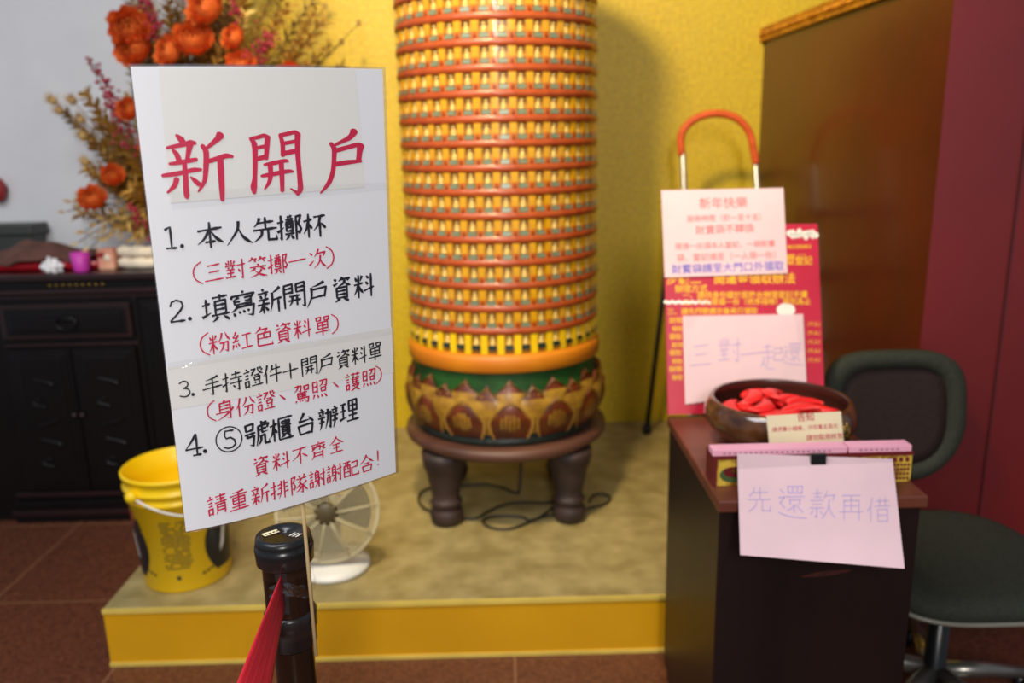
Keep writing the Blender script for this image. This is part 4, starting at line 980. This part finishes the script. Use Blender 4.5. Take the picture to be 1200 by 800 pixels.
for x0, x1, lab in ((.424, .706, 'longer pink paper pad lying on the left of the narrow gold box'), (.710, .842, 'shorter pink paper pad lying on the right end of the narrow gold box')):
    z0 = kz+.0675
    mb = MB().m('pad').box(x0, x1, 1.606, 1.640, z0, z0+.014, .0015)
    mb.m('grey_mark')
    n = int((x1-x0)/.011)
    for k in range(2, n-2):
        x = x0+k*.011; mb.poly([(x, 1.6055, z0+.005), (x+.006, 1.6055, z0+.005), (x+.006, 1.6055, z0+.0075), (x, 1.6055, z0+.0075)])
    mb.build('paper_pad', label=lab, cat='paper pad')
Cp = Vector((.64, 1.663, kz+.085)); Uc = plane_map(Cp, Vector((0, -1, .06)), 0); Uc1 = plane_map(Cp, Vector((0, -1, .06)), .0005)
card = sheet([(898, 487), (985.5, 482), (990, 530), (903, 534)], Uc, 'cream_card', 'card', None, .0012)
card['label'] = 'cream card with small red print standing against the bowl'; card['category'] = 'card'
for l_ in (('告知', 934, 493, 954, 492), ('請求籌小錢者，只可看五百元', 905, 505.5, 982, 501), ('請勿取用杯筊', 945, 515.5, 988, 513)): printed('red_ink', 'red_line', card, Uc1, *l_, .004)

# hanging pink sheet with a clip
Hp = Vector((.64, 1.5975, kz+.069)); Nh = Vector((0, -1, 1.13))
Uh = plane_map(Hp, Nh, 0); Uh1 = plane_map(Hp, Nh, .0006)
hang = sheet([(864, 531), (1046, 537.5), (1060, 666), (867.5, 650)], Uh, 'pink_paper', 'paper_notice', None, .0012)
hang['label'] = 'pink paper with purple handwriting hanging from a black clip in front of the pedestal'; hang['category'] = 'notice'
mb = MB().m('purple_ink'); 
for c_, x_, y_, z_ in (('先', 890, 585, 28), ('還', 928, 588, 35), ('款', 963.5, 590.5, 31), ('再', 997.5, 594, 29), ('借', 1029.5, 597, 27)): write(mb, c_, (x_,), (y_,), z_, .047, Uh1, lambda x: 0, .04, True)
mb.build('handwriting', hang, normals=False)
sheet([(864, 531), (1046, 537.5), (1047, 541), (864, 549)], plane_map(Hp, Nh, .0012), 'tape', 'tape_strip', hang, .0003)
cc = Uh(957, 537)
mb = MB().m('black_plastic').box(cc.x-.016, cc.x+.016, cc.y-.012, cc.y-.003, cc.z-.010, cc.z+.014, .002); mb.build('clip', hang)

# ================================================================== office chair
CH_ = Vector((1.13, 1.93, 0))
ch = thing('office_chair', CH_, 'dark armless office chair with mesh back beside the pedestal', 'chair')
def rbox(name, parent, key, fn_out, th, n=40):
    pass
mb = MB().m('chair_cloth')
def seat_outline(a):
    e = (abs(cos(a))**3.4+abs(sin(a))**3.4)**(-1/3.4); x, y = .255*e*cos(a), .25*e*sin(a)
    if y > 0: x *= 1-.10*y/.25
    return x, y
ringsp = [(.0, .452), (.55, .453), (.85, .458), (.96, .452), (1.0, .436), (1.0, .418), (.97, .405), (.6, .40), (0, .40)]
rings = []
for k_, z in ringsp:
    ring = []
    for i in range(48):
        a = 2*pi*i/48; x, y = seat_outline(a); dz = -.018*max(0, (-y*k_-.16)/.09) if y < 0 else 0
        ring.append(mb.bm.verts.new((CH_.x+x*k_, CH_.y-.01+y*k_, z+dz)))
    rings.append(ring)
for j in range(len(rings)-1):
    mb.m('chair_cloth' if j < 5 else 'black_plastic')
    for i in range(48): mb.face((rings[j][i], rings[j][(i+1) % 48], rings[j+1][(i+1) % 48], rings[j+1][i]), True)
bmesh.ops.remove_doubles(mb.bm, verts=mb.bm.verts[:], dist=1e-6); seat = mb.build('seat', ch)
mb = MB().m('chair_rim')
pts = []
for i in range(49):
    a = pi+pi*i/48; x, y = seat_outline(a); pts.append(Vector((CH_.x+x*1.006, CH_.y-.01+y*1.006, .415-.018*max(0, (-y-.16)/.09))))
mb.tube(pts, .006, 6); mb.build('seat_piping', seat)
bc = Vector((1.07, 2.17, .735)); tilt = .14
def bpnt(x, z, d=0): return Vector((bc.x+x, bc.y+d+z*tilt+.35*x*x*-1, bc.z+z))
def bout(a, k): 
    e = (abs(cos(a))**4+abs(sin(a))**4)**-.25; x, z = .198*e*cos(a)*k, .182*e*sin(a)*k
    if z < 0: x *= 1-.34*(-z/.182)**2
    return x, z
mb = MB().m('chair_mesh')
rings = []
for k_ in (0, .3, .6, .8):
    rings.append([mb.bm.verts.new(bpnt(*bout(2*pi*i/48, k_), -.006)) for i in range(48)])
for j in range(3):
    for i in range(48): mb.face((rings[j][i], rings[j][(i+1) % 48], rings[j+1][(i+1) % 48], rings[j+1][i]), True)
bmesh.ops.remove_doubles(mb.bm, verts=mb.bm.verts[:], dist=1e-6); back = mb.build('backrest', ch); solidify(back, .004)
mb = MB().m('chair_cloth'); prof2 = [(.74, -.006), (.78, -.022), (.95, -.024), (1.0, -.012), (1.0, .012), (.95, .02), (.78, .016), (.74, -.006)]
rings = [[mb.bm.verts.new(bpnt(*bout(2*pi*i/48, k_), d)) for i in range(48)] for k_, d in prof2]
for j in range(len(rings)-1):
    for i in range(48): mb.face((rings[j][i], rings[j][(i+1) % 48], rings[j+1][(i+1) % 48], rings[j+1][i]), True)
mb.build('back_frame', back)
mb = MB().m('black_plastic').tube(smooth_path([(1.11, 1.98, .395), (1.10, 2.14, .395), (1.09, 2.20, .44), (1.08, 2.205, .64)], 5), [.022]*16, 10); mb.build('back_support', ch)
mb = MB().m('black_plastic').lathe([(.01, .075), (.036, .075), (.036, .10), (.028, .11), (.028, .25), (.018, .255), (.018, .40), (.05, .402)], CH_+Vector((0, 0, 0)), 20); mb.build('gas_column', ch)
for k in range(5):
    a = 2*pi*k/5-pi/2+.35; d = Vector((cos(a), sin(a), 0)); c = CH_
    mb = MB().m('chrome').tube([c+d*.02+Vector((0, 0, .092)), c+d*.14+Vector((0, 0, .088)), c+d*.27+Vector((0, 0, .068))], [.026, .022, .016], 10); lg = mb.build('leg', ch)
    s_ = Vector((-d.y, d.x, 0)); mb = MB().m('black_plastic')
    for q in (-1, 1): mb.lathe([(.003, -.009), (.024, -.009), (.026, 0), (.024, .009), (.003, .009)], c+d*.265+s_*q*.014+Vector((0, 0, .0265)), 18, axis=s_)
    mb.tube([c+d*.265+Vector((0, 0, .025)), c+d*.265+Vector((0, 0, .065))], .007, 8); mb.build('caster', lg)

# ================================================================== belt post
PC = Vector((-.334, 1.10, 0)); PT = .955
post = thing('belt_post', PC, 'black retractable belt post with red belt under the white sign', 'post')
mb = MB().m('black_plastic').lathe([(.005, 0), (.16, 0), (.165, .008), (.15, .018), (.06, .032), (.034, .045), (.01, .045)], PC, 48); mb.build('base', post)
mb = MB().m('post_metal').lathe([(.0295, .04), (.0295, .80)], PC, 36); mb.build('pole', post)
mb = MB().m('black_plastic').lathe([(.02, .775), (.033, .775), (.036, .779), (.036, .803), (.0385, .806), (.0385, .829), (.036, .833), (.02, .833)], PC, 40); mb.build('collar', post)
mb = MB().m('post_metal').lathe([(.0345, .83), (.0345, .915)], PC, 40)
mb.build('belt_cassette', post)
sa = atan2(.853-1.10, -.332+.30)
slot_dir = Vector((.0, -1, 0))
mb = MB().m('rubber').box(PC.x-.006, PC.x+.010, PC.y-.0365, PC.y-.033, .845, .912); mb.build('belt_slot', post)
mb = MB().m('black_plastic').lathe([(.02, .910), (.038, .910), (.0415, .914), (.0425, .935), (.0415, .940), (.0395, .942), (.0405, .946), (.039, .953), (.032, .9555), (.030, .9545), (.0085, .9548), (.0085, .9525), (.001, .9525)], PC, 48); cap = mb.build('cap', post)
mb = MB().m('cream_card'); zc = .9562
def cq(pts): mb.poly([(PC.x+x, PC.y+y, zc) for x, y in pts])
cq([(-.030, -.004), (-.012, .010), (-.005, .002), (-.023, -.012)])
mb.m('white_plastic'); cq([(.016, -.014), (.019, -.014), (.025, -.004), (.022, -.004)]); cq([(.021, -.016), (.024, -.016), (.030, -.006), (.027, -.006)]); cq([(.011, -.012), (.014, -.012), (.020, -.002), (.017, -.002)])
mb.m('black_ink')
for k in range(4): mb.poly([(PC.x-.025+.0045*k+x, PC.y-.006+.0035*k+y, zc+.0002) for x, y in ((0, 0), (.003, .0025), (.005, .0), (.002, -.0025))])
mb.build('cap_label', cap, normals=False)
# belt: upright ribbon running towards the viewer
b0t, b0b = Vector((-.331, 1.066, .908)), Vector((-.331, 1.066, .858))
vt, vb = atZ(276, 800, .890), None
dirv = (Vector((vt.x, vt.y, 0))-Vector((b0t.x, b0t.y, 0)))
dirv = Vector((dirv.x, dirv.y, 0)); 
mb = MB().m('belt')
def beltp(s, t):
    q = s*2.6; p = Vector((b0t.x, b0t.y, 0))+dirv*q; zt = .908+(.890-.908)*q-.004*q*q; tw = .012*q
    return Vector((p.x+t*.030*min(q, 1.4), p.y, zt-.05*t))
mb.grid(beltp, 20, 10, True, lambda s, t: 'belt_line' if int(t*10) in (2, 5, 7) and False else 'belt')
bl = solidify(mb.build('belt', post, label='red ribbed belt', normals=False), .0012, 0)
mb = MB().m('belt_line')
for t in (.2, .4, .6, .8):
    mb.tube([beltp(s, t)+Vector((.0006, -.0004, 0)) for s in [k/16 for k in range(17)]], .0006, 5)
mb.build('belt_rib', bl)
mb = MB().m('tape').lathe([(.0436, .90), (.0436, .93)], PC, 24, a0=-2.2, a1=-.2); mb.lathe([(.0395, .80), (.0392, .905)], PC, 24, a0=-1.6, a1=.2); mb.lathe([(.0335, .70), (.0335, .775)], PC, 24, a0=-2.4, a1=.2)
mb.build('clear_tape', post, normals=False)
mb = MB().m('wrap'); tq = random.Random(2)
mb.grid(lambda s, t: PC+Vector(((.0395+.002*sin(s*23+t*9)*sin(t*7+s*5)+.001*tq.random())*cos(-2.0+2.1*s), (.0395+.002*sin(s*23+t*9)+.001*tq.random())*sin(-2.0+2.1*s), .868+.020*t+.008*sin(s*6))), 28, 6)
mb.build('crumpled_tape', post, normals=False)

# ================================================================== the sign
sTL, sBL, sTR, sBR = atY(153, 78, .96), atY(218, 622.5, .96), atY(448, 81, 1.12), atY(463.6, 553, 1.12)
def sq(u, v):   # v 0 top .. 1 bottom
    p = sTL.lerp(sTR, u).lerp(sBL.lerp(sBR, u), v)
    b = .020+.014*v
    return p+Vector((-.5, -.86, 0))*b*4*u*(1-u)
def on_sign(x, y, off=.0):
    Y = 1.03
    for _ in range(14):
        P = atY(x, y, Y); v = min(1.1, max(-.1, (1.594-P.z)/(1.594-1.034)))
        a, b_ = sTL.lerp(sBL, v), sTR.lerp(sBR, v); bb = .020+.014*v
        u = (P.x-a.x)/(b_.x-a.x)
        for _k in range(6): u = (P.x+.5*bb*4*u*(1-u)-a.x)/(b_.x-a.x)
        u = min(1.05, max(-.05, u))
        Y = .96+.16*u-.86*bb*4*u*(1-u)
    P = atY(x, y, Y)
    return P-(P-CAM).normalized()*off
sign = thing('paper_sign', (-.30, 1.06, PT+.05), 'large white laminated sign with red and black Chinese writing above the post', 'sign')
mb = MB().m('clear_edge'); mb.grid(lambda s, t: sq(-.010+1.020*s, -.005+1.010*t)+Vector((.0006, .001, 0)), 48, 6, False); solidify(mb.build('laminate', sign, normals=False), .0004, 0)
mb = MB().m('paper'); mb.grid(lambda s, t: sq(s, t), 60, 12, False); solidify(mb.build('panel', sign, normals=False), .0008, 0)
def patch(quad, off, key, name, n=12):
    mb = MB().m(key); a, b, c, d = [Vector((*q, 0)) for q in quad]
    def f(s, v): p = a.lerp(b, s).lerp(d.lerp(c, s), v); return on_sign(p.x, p.y, off)
    mb.grid(f, n, 4); return mb.build(name, sign, normals=False)
patch([(186, 80), (416, 81), (428, 219), (199, 238)], .0008, 'paper_warm', 'title_paper')
patch([(195, 431), (459, 383), (461, 436), (201, 480)], .0008, 'paper_warm', 'joined_paper')
U = lambda x, y: on_sign(x, y, .0013)
mb = MB().m('red_ink')
def T(ox, oy, k, *strokes):
    for st in strokes: brush(mb, [(ox+x/k, oy+y/k) for x, y, w in st], [w/k*1.1 for x, y, w in st], U)
T(180, 140, 8, [(212, 145, 22), (255, 185, 55), (280, 218, 48)], [(125, 265, 25), (200, 250, 36), (300, 230, 42), (345, 215, 45), (390, 222, 30)],
  [(180, 285, 25), (215, 325, 45), (240, 385, 50)], [(340, 240, 60), (328, 300, 45), (315, 375, 35)], [(150, 415, 25), (230, 405, 38), (340, 385, 40), (400, 375, 35)],
  [(85, 525, 30), (200, 510, 42), (300, 490, 40), (380, 472, 40), (445, 470, 25)], [(285, 390, 40), (298, 500, 45), (305, 650, 50), (312, 715, 50), (318, 735, 25)],
  [(215, 560, 50), (195, 620, 45), (130, 685, 18)], [(350, 540, 18), (390, 575, 40), (425, 605, 45)], [(622, 150, 76), (590, 190, 50), (505, 262, 28)],
  [(455, 245, 35), (490, 300, 50), (492, 420, 50), (480, 560, 40), (455, 620, 32), (420, 675, 15)], [(520, 390, 40), (600, 365, 42), (680, 340, 45), (740, 347, 25)],
  [(625, 375, 55), (632, 500, 55), (640, 650, 48), (645, 752, 35)])
T(280, 140, 8.889, [(118, 195, 28), (160, 260, 55), (168, 400, 50), (165, 600, 45), (155, 700, 65), (160, 760, 40)], [(140, 195, 35), (200, 185, 40), (260, 168, 40), (300, 190, 50)],
  [(298, 185, 55), (290, 300, 50), (285, 405, 40)], [(170, 300, 35), (280, 275, 35)], [(170, 415, 40), (285, 385, 50)], [(430, 160, 36), (455, 260, 45), (458, 370, 45)],
  [(430, 165, 40), (520, 145, 40), (585, 132, 40), (620, 160, 40)], [(612, 155, 60), (610, 300, 50), (620, 450, 48), (635, 620, 50), (640, 720, 55), (610, 775, 36)], [(620, 770, 36), (540, 720, 15)],
  [(460, 250, 38), (600, 225, 38)], [(460, 355, 48), (600, 325, 45)], [(265, 470, 25), (350, 455, 42), (470, 430, 38), (510, 432, 25)], [(235, 588, 25), (330, 572, 45), (500, 540, 40), (560, 540, 25)],
  [(325, 475, 50), (330, 570, 48), (315, 650, 40), (268, 725, 15)], [(440, 450, 50), (448, 580, 48), (452, 740, 40)])
T(360, 140, 8.889, [(485, 128, 76), (470, 155, 60), (430, 195, 48), (300, 260, 28)], [(245, 250, 35), (280, 300, 52), (280, 400, 45), (268, 540, 45), (225, 660, 45), (140, 765, 15)],
  [(290, 325, 45), (420, 290, 42), (530, 262, 45), (575, 285, 45)], [(555, 275, 70), (545, 340, 55), (535, 430, 50)], [(300, 465, 45), (420, 445, 45), (560, 432, 28)])
lean = lambda x: .119+(.032-.119)*(x-185)/270
def ln(ox, oy, k, xy): return [ox+x/k for x, y in xy], [oy+y/k for x, y in xy]
mb.build('title_lettering', sign, normals=False)
def line(key, name, *jobs):
    mb = MB().m(key)
    for ox, oy, k, xy, txt, sz, w, sl_ in jobs:
        xs, ys = ln(ox, oy, k, xy); write(mb, txt, xs, ys, sz, w, U, lean, sl_)
    mb.build(name, sign, normals=False)
line('red_ink', 'red_lettering', (180, 240, 5.4545, [(385, 430), (522, 412), (665, 395), (793, 378), (918, 355), (1047, 342)], '三對筊擲一次', 21, .082, -.12), (180, 240, 5.4545, [(272, 437), (1135, 333)], '()', 23.5, .07, -.1))
line('red_ink', 'red_lettering', (190, 315, 4.615, [(310, 400), (432, 388), (550, 365), (655, 345), (757, 322), (868, 308)], '粉紅色資料單', (22, 19.5), .08, -.18), (190, 315, 4.615, [(222, 410), (940, 295)], '()', (24, 21), .07, -.15))
line('red_ink', 'red_lettering', (200, 395, 4.615, [(293, 392), (405, 372), (515, 345), (608, 322), (712, 305), (805, 283), (896, 255), (985, 240), (1072, 222)], '身份證、駕照、護照', (20.5, 18), .085, -.22), (200, 395, 4.615, [(213, 402), (1130, 200)], '()', (22, 19), .07, -.2))
line('red_ink', 'red_lettering', (210, 465, 4.8, [(460, 388), (572, 360), (680, 330), (783, 300), (885, 268)], '資料不齊全', (19.5, 17.5), .085, -.26))
line('red_ink', 'red_lettering', (210, 465, 4.8, [(213, 605), (335, 580), (455, 548), (565, 522), (675, 492), (775, 460), (870, 430), (965, 402), (1055, 372), (1118, 342)], '請重新排隊謝謝配合!', (20.5, 17.5), .085, -.28))
line('black_ink', 'black_lettering', (180, 240, 5.4545, [(360, 192), (545, 180), (712, 155), (868, 145), (1030, 130)], '本人先擲杯', (28.5, 26), .098, -.09))
line('black_ink', 'black_lettering', (190, 315, 4.615, [(290, 213), (437, 190), (580, 170), (715, 145), (840, 135), (970, 110), (1090, 90)], '填寫新開戶資料', (28, 25), .092, -.16))
line('black_ink', 'black_lettering', (200, 395, 4.615, [(225, 262), (335, 240), (447, 218), (550, 195), (648, 180), (750, 158), (840, 140), (933, 118), (1018, 97), (1105, 78)], '手持證件＋開戶資料單', (21, 18.5), .085, -.22))
line('black_ink', 'black_lettering', (210, 465, 4.8, [(436, 210), (573, 180), (709, 150), (838, 118), (956, 78)], '號櫃台辦理', (25.2, 23), .098, -.24))
mb = MB().m('black_ink')
def dot(x, y, r_): mb.poly([U(x+r_*cos(a), y+r_*sin(a)) for a in [2*pi*k/14 for k in range(14)]])
for c_, x_, y_, z_, w_, sl_, dx, dy, dr in (('1', 199.5, 278, 25, .10, -.05, 213.4, 288.2, 2.5), ('2', 207.8, 364.4, 24, .10, -.1, 222.5, 373.2, 2.4), ('3', 216.2, 455.7, 17.5, .10, -.15, 226.2, 462, 2.0), ('4', 227.5, 521, 23.5, .10, -.18, 240.2, 528.5, 2.5)):
    write(mb, c_, (x_,), (y_,), z_, w_, U, lean, sl_); dot(dx, dy, dr); mb.build('black_number', sign, normals=False); mb = MB().m('black_ink')
c5 = [(268.3+15.2*cos(a), 514.5+14.6*sin(a)-.08*15*cos(a)) for a in [2*pi*k/28 for k in range(29)]]
brush(mb, c5, [1.5]*29, U, True); write(mb, '5', (268.5,), (514.5,), 20, .105, U, lean, -.1)
mb.build('black_number', sign, normals=False)
for q in ([(201, 224), (457, 213), (457, 222), (201, 246)], [(196, 425), (459, 384), (459, 392), (197, 434)]):
    mb = MB().m('tape'); a, b, c, d = [Vector((*p, 0)) for p in q]
    fr_ = random.Random(9)
    def f(s, v):
        p = a.lerp(b, s).lerp(d.lerp(c, s), v); return on_sign(p.x, p.y, .0017+.0009*sin(s*41+v*4)*sin(s*17))
    mb.grid(f, 60, 4); mb.build('clear_tape', sign, normals=False)
st0, st1 = atY(352, 560, 1.062), atY(370.5, 768, 1.050)
top = st0+(st0-st1).normalized()*.36; top.y = 1.075
mb = MB().m('stick').tube([top, st0, st1], .0027, 8); mb.build('stick', sign, label='thin pale bamboo stick')
